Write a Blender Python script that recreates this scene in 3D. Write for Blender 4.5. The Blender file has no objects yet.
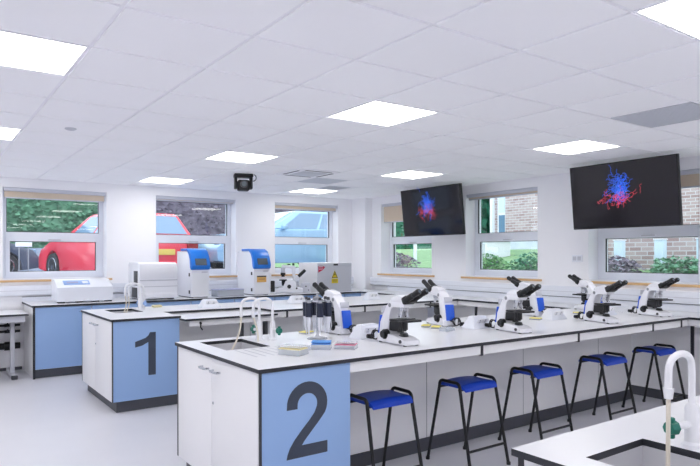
import bpy, bmesh, math, random
from mathutils import Vector, Matrix
PI = math.pi
random.seed(7)
sc = bpy.context.scene
COL = sc.collection

# ------------------------------------------------------------------ camera, world, exposure
YAW = 0.9513
FPX = 606.2
cd = bpy.data.cameras.new('camera')
cam = bpy.data.objects.new('camera', cd)
COL.objects.link(cam)
sc.camera = cam
cd.sensor_fit = 'HORIZONTAL'
cd.sensor_width = 36.0
cd.lens = 36.0 * FPX / 700.0
cd.shift_y = (256.07 - 233.0) / 700.0
cd.clip_start = 0.05
cd.clip_end = 200
cam.location = (0, 0, 1.5)
cam.rotation_mode = 'QUATERNION'
m = Matrix.Rotation(YAW - PI / 2, 4, 'Z') @ Matrix.Rotation(PI / 2, 4, 'X') @ Matrix.Rotation(-0.0018, 4, 'Z')
cam.rotation_quaternion = m.to_quaternion()

w = bpy.data.worlds.new('overcast_sky')
sc.world = w
w.use_nodes = True
nt = w.node_tree
bg = nt.nodes['Background']
bg.inputs[0].default_value = (0.86, 0.93, 1.0, 1)
bg.inputs[1].default_value = 2.6
sc.view_settings.view_transform = 'Standard'
sc.view_settings.look = 'None'
sc.view_settings.gamma = 1
sc.view_settings.use_curve_mapping = False
sc.view_settings.exposure = 0.2
PANEL = 8.0          # radiance of the ceiling light panels
try:
    sc.cycles.max_bounces = 18
    sc.cycles.diffuse_bounces = 16
    sc.cycles.transparent_max_bounces = 16
    sc.cycles.sample_clamp_indirect = 10
    sc.cycles.use_denoising = True
except Exception:
    pass

# ------------------------------------------------------------------ materials
M = {}
def mat(name, col, rough=0.5, metal=0.0, noise=0.0, nscale=8.0, spec=0.5, emit=None, estr=0.0, bump=0.0, alpha=None, coat=0.0):
    m = bpy.data.materials.new(name)
    m.use_nodes = True
    n = m.node_tree.nodes
    l = m.node_tree.links
    b = n['Principled BSDF']
    b.inputs['Base Color'].default_value = (*col, 1)
    b.inputs['Roughness'].default_value = rough
    b.inputs['Metallic'].default_value = metal
    b.inputs['Specular IOR Level'].default_value = spec
    if coat:
        b.inputs['Coat Weight'].default_value = coat
    if emit:
        b.inputs['Emission Color'].default_value = (*emit, 1)
        b.inputs['Emission Strength'].default_value = estr
    if noise or bump:
        tc = n.new('ShaderNodeTexCoord')
        t = n.new('ShaderNodeTexNoise')
        t.inputs['Scale'].default_value = nscale
        t.inputs['Detail'].default_value = 4
        l.new(tc.outputs['Object'], t.inputs['Vector'])
        if noise:
            r = n.new('ShaderNodeMapRange')
            r.inputs[3].default_value = 1 - noise
            r.inputs[4].default_value = 1 + noise
            l.new(t.outputs['Fac'], r.inputs[0])
            x = n.new('ShaderNodeVectorMath')
            x.operation = 'SCALE'
            x.inputs[0].default_value = col
            l.new(r.outputs[0], x.inputs['Scale'])
            l.new(x.outputs[0], b.inputs['Base Color'])
        if bump:
            bp = n.new('ShaderNodeBump')
            bp.inputs['Strength'].default_value = bump
            bp.inputs['Distance'].default_value = 0.01
            l.new(t.outputs['Fac'], bp.inputs['Height'])
            l.new(bp.outputs[0], b.inputs['Normal'])
    if alpha is not None:
        b.inputs['Alpha'].default_value = alpha
    M[name] = m
    return m

def s(r, g, b):        # sRGB 0-255 to linear
    return tuple(((c / 255) / 12.92 if c / 255 < 0.04045 else ((c / 255 + 0.055) / 1.055) ** 2.4) for c in (r, g, b))

mat('wall', s(244, 244, 247), 0.7, noise=0.01)
mat('ceiling_tile', s(249, 249, 251), 0.9, noise=0.012, nscale=3)
mat('tee', s(240, 240, 244), 0.6)
mat('floor', s(216, 216, 222), 0.4, noise=0.04, nscale=2.2)
mat('laminate', s(226, 227, 230), 0.28)
mat('cab_white', s(236, 236, 237), 0.42, noise=0.01)
mat('panel_grey', s(250, 250, 251), 0.5, noise=0.02, nscale=2)
mat('edge_black', s(38, 40, 48), 0.45)
mat('plinth', s(76, 78, 86), 0.5, noise=0.05)
mat('blue_panel', s(146, 178, 222), 0.4, noise=0.015, nscale=3)
mat('blue_dark', s(118, 150, 204), 0.4)
mat('number', s(58, 66, 82), 0.45)
mat('upvc', s(232, 235, 242), 0.3)
mat('timber', s(214, 176, 128), 0.5, noise=0.12, nscale=5)
mat('blind', s(212, 196, 176), 0.85, noise=0.05, nscale=30)
mat('blind_case', s(200, 202, 212), 0.5)
mat('black', s(22, 23, 27), 0.45)
mat('black_gloss', s(14, 14, 17), 0.18)
mat('dark_grey', s(58, 60, 66), 0.5)
mat('mid_grey', s(140, 143, 150), 0.5)
mat('light_grey', s(198, 200, 207), 0.45)
mat('scope_white', s(238, 239, 244), 0.25)
mat('chrome', s(205, 208, 214), 0.2, metal=1.0)
mat('steel', s(168, 170, 176), 0.35, metal=0.9)
mat('steel_sink', s(206, 206, 210), 0.45, metal=0.2)
mat('seat_blue', s(20, 66, 186), 0.42, noise=0.06, nscale=10)
mat('device_blue', s(28, 92, 214), 0.35)
mat('hood_blue', s(30, 122, 220), 0.3)
mat('lcd', s(92, 104, 112), 0.25)
mat('tap_white', s(236, 237, 240), 0.3)
mat('green', s(14, 112, 96), 0.4)
mat('hose', s(232, 224, 208), 0.35, alpha=0.85)
mat('clear_plastic', s(226, 232, 238), 0.15, alpha=0.38)
mat('navy', s(36, 44, 66), 0.4)
mat('yellow', s(236, 224, 120), 0.5)
mat('yellow_sign', s(232, 206, 40), 0.5)
mat('orange_label', s(226, 176, 98), 0.5)
mat('red_label', s(186, 40, 72), 0.5)
mat('tip_cream', s(230, 218, 168), 0.5)
mat('tip_blue', s(92, 156, 228), 0.5)
mat('tip_pink', s(228, 130, 160), 0.5)
mat('pastel_blue', s(150, 180, 228), 0.5)
mat('lilac', s(166, 168, 200), 0.5)
mat('tile_grey', s(202, 205, 212), 0.6)
mat('screen_black', s(20, 17, 25), 0.08, spec=0.45)
mat('image_blue', (0, 0, 0), 0.5, emit=(0.02, 0.12, 0.85), estr=1.0)
mat('image_cyan', (0, 0, 0), 0.5, emit=(0.06, 0.28, 1.0), estr=1.2)
mat('image_red', (0, 0, 0), 0.5, emit=(0.75, 0.05, 0.09), estr=1.0)
mat('diffuser', (0.9, 0.9, 0.9), 0.5, emit=(1.0, 0.98, 0.945), estr=PANEL)
mat('car_red', s(214, 44, 66), 0.25, coat=0.6)
mat('car_silver', s(150, 186, 214), 0.25, metal=0.3, coat=0.6)
mat('car_grey', s(60, 70, 90), 0.3, coat=0.4)
mat('car_glass', s(110, 140, 168), 0.05, spec=0.9)
mat('plate', s(226, 196, 96), 0.5)
mat('tyre', s(34, 36, 40), 0.7)
mat('lamp_red', s(140, 10, 24), 0.2)
mat('asphalt', s(128, 136, 152), 0.85, noise=0.25, nscale=1.3)
mat('lawn', s(120, 156, 108), 0.95, noise=0.3, nscale=5)
mat('leaf', s(104, 152, 122), 0.8, noise=0.75, nscale=5)
mat('leaf_light', s(120, 166, 112), 0.8, noise=0.5, nscale=2)
mat('twig', s(126, 118, 132), 0.85, noise=0.7, nscale=6)
mat('twig_grey', s(146, 152, 168), 0.85, noise=0.4, nscale=4)
mat('conifer', s(24, 112, 82), 0.85, noise=0.4, nscale=2)
mat('pvc_blue', s(206, 226, 240), 0.4)
mat('fence_panel', s(196, 204, 214), 0.8, noise=0.2, nscale=3)
mat('kerb', s(150, 160, 178), 0.8, noise=0.15)

def brick_mat(name, c1, c2, mortar):
    m = mat(name, c1, 0.9)
    n = m.node_tree.nodes
    l = m.node_tree.links
    tc = n.new('ShaderNodeTexCoord')
    mp = n.new('ShaderNodeMapping')
    mp.inputs['Rotation'].default_value = (0, PI / 2, 0)
    sep = n.new('ShaderNodeSeparateXYZ')
    cmb = n.new('ShaderNodeCombineXYZ')
    l.new(tc.outputs['Object'], sep.inputs[0])
    l.new(sep.outputs['Y'], cmb.inputs['X'])
    l.new(sep.outputs['Z'], cmb.inputs['Y'])
    b = n.new('ShaderNodeTexBrick')
    b.inputs['Color1'].default_value = (*c1, 1)
    b.inputs['Color2'].default_value = (*c2, 1)
    b.inputs['Mortar'].default_value = (*mortar, 1)
    b.inputs['Scale'].default_value = 1
    b.inputs['Brick Width'].default_value = 0.215
    b.inputs['Row Height'].default_value = 0.075
    b.inputs['Mortar Size'].default_value = 0.009
    l.new(cmb.outputs[0], b.inputs['Vector'])
    l.new(b.outputs['Color'], n['Principled BSDF'].inputs['Base Color'])
brick_mat('brick', s(158, 132, 132), s(190, 172, 172), s(200, 196, 200))

def glass_mat():
    m = bpy.data.materials.new('window_glass')
    m.use_nodes = True
    n = m.node_tree.nodes
    l = m.node_tree.links
    n.clear()
    o = n.new('ShaderNodeOutputMaterial')
    mx = n.new('ShaderNodeMixShader')
    t = n.new('ShaderNodeBsdfTransparent')
    t.inputs[0].default_value = (0.96, 0.98, 1, 1)
    g = n.new('ShaderNodeBsdfGlossy')
    g.inputs['Roughness'].default_value = 0.02
    f = n.new('ShaderNodeFresnel')
    f.inputs[0].default_value = 1.5
    a = n.new('ShaderNodeMath')
    a.operation = 'MULTIPLY'
    a.inputs[1].default_value = 1.5
    l.new(f.outputs[0], a.inputs[0])
    ge = n.new('ShaderNodeNewGeometry')          # reflect only on the way in: no internal mirror inside the pane
    sb = n.new('ShaderNodeMath')
    sb.operation = 'SUBTRACT'
    sb.inputs[0].default_value = 1
    l.new(ge.outputs['Backfacing'], sb.inputs[1])
    mu = n.new('ShaderNodeMath')
    mu.operation = 'MULTIPLY'
    l.new(a.outputs[0], mu.inputs[0])
    l.new(sb.outputs[0], mu.inputs[1])
    l.new(mu.outputs[0], mx.inputs[0])
    l.new(t.outputs[0], mx.inputs[1])
    l.new(g.outputs[0], mx.inputs[2])
    l.new(mx.outputs[0], o.inputs[0])
    M['glass'] = m
glass_mat()

# ------------------------------------------------------------------ mesh builder
class MB:
    """collects geometry with per-face materials; build() links it as one mesh object"""
    def __init__(self):
        self.v = []; self.f = []; self.m = []; self.sm = []
        self.mats = []
    def mi(self, name):
        if name not in self.mats:
            self.mats.append(name)
        return self.mats.index(name)
    def add(self, vs, fs, m, smooth=False, T=None):
        b = len(self.v)
        for p in vs:
            p = Vector(p)
            if T is not None:
                p = T @ p
            self.v.append(tuple(p))
        k = self.mi(m)
        for f in fs:
            self.f.append([b + i for i in f]); self.m.append(k); self.sm.append(smooth)
        return self
    def bm(self, bm, m, smooth=False, T=None):
        bm.verts.index_update()
        vs = [v.co.copy() for v in bm.verts]
        fs = [[v.index for v in f.verts] for f in bm.faces]
        bm.free()
        return self.add(vs, fs, m, smooth, T)
    def box(self, x0, x1, y0, y1, z0, z1, m, bev=0.0, T=None, seg=2):
        bm = bmesh.new()
        bmesh.ops.create_cube(bm, size=1)
        for v in bm.verts:
            v.co = Vector(((x0 + x1) / 2 + v.co.x * (x1 - x0), (y0 + y1) / 2 + v.co.y * (y1 - y0), (z0 + z1) / 2 + v.co.z * (z1 - z0)))
        if bev > 0:
            bmesh.ops.bevel(bm, geom=list(bm.edges), offset=bev, segments=seg, affect='EDGES', profile=0.5)
        return self.bm(bm, m, bev > 0.004, T)
    def cyl(self, p0, p1, r0, m, r1=None, n=16, cap=True, smooth=True, T=None):
        p0 = Vector(p0); p1 = Vector(p1)
        r1 = r0 if r1 is None else r1
        d = (p1 - p0).normalized()
        a = d.orthogonal().normalized(); b = d.cross(a)
        vs = []; fs = []
        for p, r in ((p0, r0), (p1, r1)):
            for i in range(n):
                t = 2 * PI * i / n
                vs.append(p + (a * math.cos(t) + b * math.sin(t)) * r)
        for i in range(n):
            j = (i + 1) % n
            fs.append([i, j, n + j, n + i])
        self.add(vs, fs, m, smooth, T)
        if cap:
            self.add(vs[:n], [list(range(n))[::-1]], m, False, T)
            self.add(vs[n:], [list(range(n))], m, False, T)
        return self
    def tube(self, pts, r, m, n=8, T=None, closed=False):
        pts = [Vector(p) for p in pts]
        vs = []; fs = []
        N = len(pts)
        a = None
        for i, p in enumerate(pts):
            if closed:
                d = (pts[(i + 1) % N] - pts[i - 1]).normalized()
            else:
                d = (pts[min(i + 1, N - 1)] - pts[max(i - 1, 0)]).normalized()
            if a is None:
                a = d.orthogonal().normalized()
            a = (a - d * a.dot(d)).normalized()
            b = d.cross(a)
            rr = r[i] if isinstance(r, (list, tuple)) else r
            for k in range(n):
                t = 2 * PI * k / n
                vs.append(p + (a * math.cos(t) + b * math.sin(t)) * rr)
        for i in range(N - 1 if not closed else N):
            i2 = (i + 1) % N
            for k in range(n):
                j = (k + 1) % n
                fs.append([i * n + k, i * n + j, i2 * n + j, i2 * n + k])
        if not closed:
            fs.append(list(range(n))[::-1])
            fs.append([(N - 1) * n + k for k in range(n)])
        return self.add(vs, fs, m, True, T)
    def prism(self, poly, x0, x1, m, axis='x', bev=0.0, T=None, smooth=False):
        """poly = list of 2-D points; extruded along axis. axis x: (y,z); axis y: (x,z); axis z: (x,y)"""
        def P(a, b, c):
            return {'x': (c, a, b), 'y': (a, c, b), 'z': (a, b, c)}[axis]
        bm = bmesh.new()
        A = [bm.verts.new(P(a, b, x0)) for a, b in poly]
        B = [bm.verts.new(P(a, b, x1)) for a, b in poly]
        n = len(poly)
        bm.faces.new(A[::-1]); bm.faces.new(B)
        for i in range(n):
            j = (i + 1) % n
            bm.faces.new([A[i], A[j], B[j], B[i]])
        bmesh.ops.recalc_face_normals(bm, faces=bm.faces)
        if bev > 0:
            es = [e for e in bm.edges if (abs((e.verts[0].co - e.verts[1].co).dot(Vector(P(0, 0, 1)))) < 1e-6)]
            bmesh.ops.bevel(bm, geom=es, offset=bev, segments=2, affect='EDGES', profile=0.5)
        bmesh.ops.triangulate(bm, faces=[f for f in bm.faces if len(f.verts) > 4])
        return self.bm(bm, m, smooth, T)
    def lathe(self, prof, m, n=20, T=None, smooth=True):
        vs = []; fs = []
        for r, z in prof:
            for i in range(n):
                t = 2 * PI * i / n
                vs.append((r * math.cos(t), r * math.sin(t), z))
        for k in range(len(prof) - 1):
            for i in range(n):
                j = (i + 1) % n
                fs.append([k * n + i, k * n + j, (k + 1) * n + j, (k + 1) * n + i])
        fs.append(list(range(n))[::-1])
        fs.append([(len(prof) - 1) * n + i for i in range(n)])
        return self.add(vs, fs, m, smooth, T)
    def grid(self, us, vs_, filled, w0, w1, mtop, mside, mbot=None, axis='z'):
        """slab made of rectangular cells, faces only on its outside. axis z: (u,v,w)=(x,y,z); y: (x,z,y); x: (y,z,x)"""
        mbot = mbot or mside
        def P(u, v, w_):
            return {'z': (u, v, w_), 'y': (u, w_, v), 'x': (w_, u, v)}[axis]
        nu, nv = len(us) - 1, len(vs_) - 1
        F = lambda i, j: 0 <= i < nu and 0 <= j < nv and filled(i, j)
        for i in range(nu):
            for j in range(nv):
                if not F(i, j):
                    continue
                a, b, c, d = us[i], us[i + 1], vs_[j], vs_[j + 1]
                self.add([P(a, c, w1), P(b, c, w1), P(b, d, w1), P(a, d, w1)], [[0, 1, 2, 3]], mtop)
                self.add([P(a, c, w0), P(a, d, w0), P(b, d, w0), P(b, c, w0)], [[0, 1, 2, 3]], mbot)
                for (ii, jj, q) in ((i - 1, j, ((a, d), (a, c))), (i + 1, j, ((b, c), (b, d))), (i, j - 1, ((a, c), (b, c))), (i, j + 1, ((b, d), (a, d)))):
                    if not F(ii, jj):
                        (p0, p1) = q
                        self.add([P(*p0, w0), P(*p1, w0), P(*p1, w1), P(*p0, w1)], [[0, 1, 2, 3]], mside)
        return self
    def build(self, name, parent=None, label=None, **kw):
        me = bpy.data.meshes.new(name)
        me.from_pydata(self.v, [], self.f)
        for k in self.mats:
            me.materials.append(M[k])
        me.polygons.foreach_set('material_index', self.m)
        me.polygons.foreach_set('use_smooth', self.sm)
        me.update()
        bm = bmesh.new(); bm.from_mesh(me)
        bmesh.ops.recalc_face_normals(bm, faces=bm.faces)
        bm.to_mesh(me); bm.free()
        try:
            me.set_sharp_from_angle(angle=math.radians(40))
        except Exception:
            pass
        o = bpy.data.objects.new(name, me)
        COL.objects.link(o)
        if parent is not None:
            o.parent = parent
        if label:
            o['label'] = label
        for k, v in kw.items():
            o[k] = v
        return o

def thing(name, label, cat, loc=(0, 0, 0), rz=0.0, group=None):
    o = bpy.data.objects.new(name, None)
    o.empty_display_size = 0.05
    COL.objects.link(o)
    o.location = loc
    o.rotation_euler = (0, 0, rz)
    o['label'] = label
    o['category'] = cat
    if group:
        o['group'] = group
    return o
def tag(o, label, cat, group=None, kind=None):
    o['label'] = label
    o['category'] = cat
    if group: o['group'] = group
    if kind: o['kind'] = kind
    return o
def struct(o):
    o['kind'] = 'structure'
    return o
def dup(root, loc, rz=None, label=None, group=None):
    r = root.copy(); COL.objects.link(r)
    r.location = loc
    if rz is not None: r.rotation_euler = (0, 0, rz)
    if label: r['label'] = label
    if group: r['group'] = group
    for ch in list(root.children):
        c = ch.copy(); COL.objects.link(c); c.parent = r
        for g in list(ch.children):
            d = g.copy(); COL.objects.link(d); d.parent = c
    return r
def arc(cx, cz, r, a0, a1, n=10):
    return [(cx + r * math.cos(a0 + (a1 - a0) * i / n), cz + r * math.sin(a0 + (a1 - a0) * i / n)) for i in range(n + 1)]

# ------------------------------------------------------------------ room shell
HC = 2.5475
X0, X1 = -3.1, 6.706
Y0, Y1 = -6.9, 9.12
WZ0, WZ1 = 1.19, 2.42
FARWIN = [0.91, 2.92, 4.94, -1.11]
RIGHTWIN = [7.15, 5.11, 3.06]           # lower-y edge of each 1.3 m opening
REV = 0.20
WT = 0.34

f = MB(); f.box(X0 - .3, X1 + WT, Y0 - .3, Y1 + WT, -0.12, 0, 'floor'); struct(f.build('floor'))
# far wall with three openings
us = [X0 - .3, FARWIN[3], FARWIN[3] + 1.3, FARWIN[0], FARWIN[0] + 1.3, FARWIN[1], FARWIN[1] + 1.3, FARWIN[2], FARWIN[2] + 1.3, X1 + WT]
b = MB(); b.grid(us, [0, WZ0, WZ1, 3.1], lambda i, j: not (j == 1 and i in (1, 3, 5, 7)), Y1, Y1 + WT, 'wall', 'wall', axis='y'); struct(b.build('wall_far'))
us = [Y0 - .3, RIGHTWIN[2], RIGHTWIN[2] + 1.3, RIGHTWIN[1], RIGHTWIN[1] + 1.3, RIGHTWIN[0], RIGHTWIN[0] + 1.3, Y1]
b = MB(); b.grid(us, [0, WZ0, WZ1, 3.1], lambda i, j: not (j == 1 and i in (1, 3, 5)), X1, X1 + WT, 'wall', 'wall', axis='x'); struct(b.build('wall_right'))
b = MB(); b.box(X0 - .3, X0, Y0, Y1, 0, 3.1, 'wall'); struct(b.build('wall_left'))
b = MB(); b.box(X0, X1, Y0 - .3, Y0, 0, 3.1, 'wall'); struct(b.build('wall_back'))
b = MB(); b.box(6.55, X1, 8.71, Y1, 0, HC, 'wall'); struct(b.build('wall_corner_pillar'))

# suspended ceiling: grid lines every 0.6 m
GX, GY = 1.903, 2.017
xs = []
k = -9
while GX + .6 * k < X1:
    if GX + .6 * k > X0: xs.append(GX + .6 * k)
    k += 1
xs = [X0] + xs + [X1]
ys = []
k = -16
while GY + .6 * k < Y1 + .0:
    if GY + .6 * k > Y0: ys.append(GY + .6 * k)
    k += 1
ys = [Y0] + ys + [Y1]
lights = [(x, y) for x in (-2.297, 0.103, 2.503, 4.903) for y in (-6.383, -3.983, -1.583, 0.817, 3.217, 5.617, 8.017)]  # two rearmost rows are unseen, added with the deeper room for more light
specials = {'grille': (4.303, 2.017), 'cassette': (3.703, 6.217), 'vent': (4.303, 6.817), 'slot': (4.903, 7.417)}
def is_open(x, y):
    return any(abs(x - a) < .05 and abs(y - c) < .05 for a, c in lights + list(specials.values()))
c = MB()
g = 0.011
for i in range(len(xs) - 1):
    for j in range(len(ys) - 1):
        a0, a1, c0, c1 = xs[i], xs[i + 1], ys[j], ys[j + 1]
        if is_open(a0, c0): continue
        if a1 - a0 < .04 or c1 - c0 < .04: continue
        c.box(a0 + g, a1 - g, c0 + g, c1 - g, HC, HC + .02, 'ceiling_tile')
struct(c.build('ceiling'))
c = MB()
c.box(X0, X1, Y0, Y1, HC + .007, HC + .03, 'tee')
struct(c.build('trim_1'))
c = MB(); c.box(X0, X1, Y0, Y1, HC + .25, HC + .35, 'wall'); struct(c.build('ceiling_slab'))
t = MB()   # wall angle trim where ceiling meets walls
t.box(X0, X1, Y1 - .02, Y1, HC - .003, HC + .006, 'tee'); t.box(X1 - .02, X1, Y0, Y1, HC - .003, HC + .006, 'tee')
struct(t.build('trim_2'))

# dado trunking and skirting
t = MB()
t.box(X0, 6.55, Y1 - .05, Y1, 0.985, 1.115, 'upvc', .004); t.box(X0, 6.55, Y1 - .053, Y1 - .05, 1.045, 1.05, 'light_grey')
struct(t.build('trim_3'))
t = MB()
t.box(X1 - .05, X1, Y0, 8.71, 0.985, 1.115, 'upvc', .004); t.box(X1 - .053, X1 - .05, Y0, 8.71, 1.045, 1.05, 'light_grey')
struct(t.build('trim_4'))
t = MB(); t.box(X0, 1.13, Y1 - .012, Y1, 0, .04, 'plinth'); struct(t.build('baseboard_far'))

# ------------------------------------------------------------------ windows
def window(n, axis, p, wallpos, drop, casing=True):
    """p: lower coordinate of the 1.3 m opening"""
    def bx(b, a0, a1, d0, d1, z0, z1, m, bev=0.0):
        if axis == 'y': b.box(a0, a1, wallpos + d0, wallpos + d1, z0, z1, m, bev)
        else: b.box(wallpos + d0, wallpos + d1, a0, a1, z0, z1, m, bev)
    root = bpy.data.objects.new('window_%d' % n, None); COL.objects.link(root); root['kind'] = 'structure'
    root.location = (p + .65, wallpos, WZ0) if axis == 'y' else (wallpos, p + .65, WZ0)
    off = Vector(root.location)
    def put(b, name, par=root, base=None, **kw):
        o = b.build(name, **kw)
        o.data.transform(Matrix.Translation(-off))
        o.parent = par
        return o
    e0, e1 = p, p + 1.3
    fr = MB()
    d0, d1 = REV, REV + .07
    fr.grid([e0, e0 + .06, e1 - .06, e1], [WZ0, WZ0 + .06, 1.755, 1.835, WZ1 - .06, WZ1], lambda i, j: not (i == 1 and j in (1, 3)), wallpos + d0, wallpos + d1, 'upvc', 'upvc', axis=axis)
    put(fr, 'window_frame')
    sh = MB()
    for (z0, z1) in ((WZ0 + .055, 1.76),):
        sh.grid([e0 + .05, e0 + .1, e1 - .1, e1 - .05], [z0, z0 + .05, z1 - .05, z1], lambda i, j: not (i == 1 and j == 1), wallpos + d0 - .012, wallpos + d1 - .01, 'upvc', 'upvc', axis=axis)
    so = put(sh, 'opening_sash')
    hd = MB()
    m_ = (e0 + e1) / 2
    bx(hd, m_ - .08, m_ + .08, d0 - .03, d0 - .012, 1.725, 1.74, 'light_grey', .003)
    put(hd, 'handle', so)
    gs = MB()   # glazing gasket
    for (a, z0, z1) in ((.1, WZ0 + .105, 1.71), (.06, 1.835, WZ1 - .06)):
        bx(gs, e0 + a, e0 + a + .007, d0 + .006, d0 + .03, z0, z1, 'dark_grey')
        bx(gs, e1 - a - .007, e1 - a, d0 + .006, d0 + .03, z0, z1, 'dark_grey')
        bx(gs, e0 + a, e1 - a, d0 + .006, d0 + .03, z0, z0 + .007, 'dark_grey')
        bx(gs, e0 + a, e1 - a, d0 + .006, d0 + .03, z1 - .007, z1, 'dark_grey')
    put(gs, 'gasket')
    for (a, z0, z1) in ((.1, WZ0 + .105, 1.71), (.06, 1.835, WZ1 - .06)):
        gl = MB()
        bx(gl, e0 + a, e1 - a, d0 + .034, d0 + .038, z0, z1, 'glass')
        put(gl, 'pane')
    bd = MB()
    bx(bd, e0 - .07, e1 + .07, -.035, -.001, WZ0 - .028, WZ0, 'timber', .003)
    bx(bd, e0 + .001, e1 - .001, -.001, d0, WZ0, WZ0 + .012, 'upvc')
    struct(put(bd, 'sill'))
    # roller blind: its own fitting hung in the head of the opening
    bl = thing('roller_blind', drop[1], 'blind', off + Vector((0, 0, WZ1 - WZ0)) + (Vector((0, .03, 0)) if axis == 'y' else Vector((.03, 0, 0))))
    def putb(b, name):
        o = b.build(name); o.data.transform(Matrix.Translation(-Vector(bl.location))); o.parent = bl; return o
    cs = MB()
    bx(cs, e0 + .01, e1 - .01, .01, .075, WZ1 - .05, WZ1 - .001, 'blind_case', .006)
    putb(cs, 'cassette')
    fb = MB()
    bx(fb, e0 + .02, e1 - .02, .05, .056, drop[0], WZ1 - .04, 'blind')
    putb(fb, 'fabric')
    bb = MB()
    bx(bb, e0 + .02, e1 - .02, .046, .06, drop[0] - .014, drop[0] + .004, 'blind_case', .003)
    putb(bb, 'bottom_bar')
    return root
window(1, 'y', FARWIN[0], Y1, (2.29, 'beige roller blind rolled up above the leftmost window, red car wheel outside'))
window(2, 'y', FARWIN[1], Y1, (2.36, 'roller blind fully rolled up over the window with the number plate outside'))
window(3, 'y', FARWIN[2], Y1, (2.32, 'roller blind rolled up over the window behind the grey warning-sign cabinet'))
window(7, 'y', FARWIN[3], Y1, (2.34, 'roller blind over the far wall window beyond the left photo edge'))
window(4, 'x', RIGHTWIN[0], X1, (2.10, 'beige roller blind lowered furthest, partly behind the smaller-looking left television'))
window(5, 'x', RIGHTWIN[1], X1, (2.345, 'roller blind rolled up over the window between the two televisions'))
window(6, 'x', RIGHTWIN[2], X1, (2.24, 'beige roller blind over the window at the right edge, behind the right television'))

# ------------------------------------------------------------------ ceiling fittings
first = None
LL = {(2.503, 3.217): 'square light panel in mid ceiling above the numbered bench 2, largest fully visible panel',
      (4.903, 3.217): 'square light panel just left of the right television top',
      (2.503, 5.617): 'square light panel above the black ceiling camera',
      (4.903, 5.617): 'square light panel above the left television',
      (2.503, 8.017): 'square light panel close to the far wall left of the black camera',
      (4.903, 8.017): 'square light panel nearest the room corner beside the vent tile',
      (0.103, 3.217): 'large light panel cut by the left photo edge near the top',
      (0.103, 5.617): 'small light panel cut by the left photo edge, lower of the two',
      (2.503, 0.817): 'light panel cut by the top right photo corner'}
for (x, y) in lights:
    lab = LL.get((x, y), 'unseen square ceiling light panel on the near side of the room')
    if first is None:
        first = thing('ceiling_light', lab, 'ceiling light', (x + .3, y + .3, HC), 0, 'square ceiling light panels')
        fm = MB()
        fm.grid([-.296, -.285, .285, .296], [-.296, -.285, .285, .296], lambda i, j: not (i == 1 and j == 1), -.002, .006, 'tee', 'tee')
        fm.build('frame', first)
        dm = MB(); dm.box(-.285, .285, -.285, .285, .001, .006, 'diffuser'); dm.build('diffuser', first)
    else:
        dup(first, (x + .3, y + .3, HC), 0, lab)

gx, gy = specials['grille']
r = thing('ceiling_grille', 'plain grey square ceiling tile panel above the right television', 'air grille', (gx + .3, gy + .3, HC))
b = MB(); b.grid([-.293, -.28, .28, .293], [-.293, -.28, .28, .293], lambda i, j: not (i == 1 and j == 1), -.002, .006, 'light_grey', 'light_grey'); b.build('frame', r)
b = MB()
b.box(-.28, .28, -.28, .28, .002, .006, 'tile_grey')
for i in range(28):
    q = -.275 + i * .02
    b.box(-.28, .28, q, q + .012, -.001, .002, 'tile_grey')
b.build('core', r)
gx, gy = specials['vent']
r = thing('ceiling_vent', 'pale grey vent tile between the round cassette unit and the corner light', 'air vent', (gx + .3, gy + .3, HC))
b = MB(); b.grid([-.293, -.27, .27, .293], [-.293, -.27, .27, .293], lambda i, j: not (i == 1 and j == 1), -.002, .006, 'tee', 'tee'); b.build('frame', r)
b = MB(); b.box(-.27, .27, -.27, .27, .002, .006, 'tile_grey'); b.build('core', r)
gx, gy = specials['slot']
r = thing('ceiling_vent', 'small darker vent tile beside the corner ceiling light panel', 'air vent', (gx + .3, gy + .3, HC))
b = MB(); b.grid([-.293, -.2, .2, .293], [-.293, -.2, .2, .293], lambda i, j: not (i == 1 and j == 1), -.002, .006, 'ceiling_tile', 'tee'); b.build('frame', r)
b = MB()
b.box(-.2, .2, -.2, .2, .004, .006, 'dark_grey')
for i in range(10):
    q = -.195 + i * .04
    b.box(-.2, .2, q, q + .022, -.001, .004, 'tile_grey')
b.build('core', r)
gx, gy = specials['cassette']
r = thing('ceiling_cassette', 'white four-way air conditioning cassette in the ceiling near the far corner', 'air conditioner', (gx + .3, gy + .3, HC))
b = MB(); b.box(-.295, .295, -.295, .295, -.012, .006, 'tee', .004); b.build('fascia', r)
for k in range(4):
    T = Matrix.Rotation(k * PI / 2, 4, 'Z')
    b = MB(); b.box(-.19, .19, .235, .262, -.0145, -.0115, 'dark_grey', 0, T); b.build('slot', r)
b = MB(); b.box(-.17, .17, -.17, .17, -.018, -.012, 'light_grey', .002)
b.build('intake_grille', r)
b = MB(); b.lathe([(.045, 0), (.045, -.006), (.03, -.014), (.012, -.016)], 'light_grey')
o = b.build('smoke_detector'); o.location = (1.02, 5.36, HC); tag(o, 'small round detector on the ceiling at upper left', 'detector')

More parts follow.
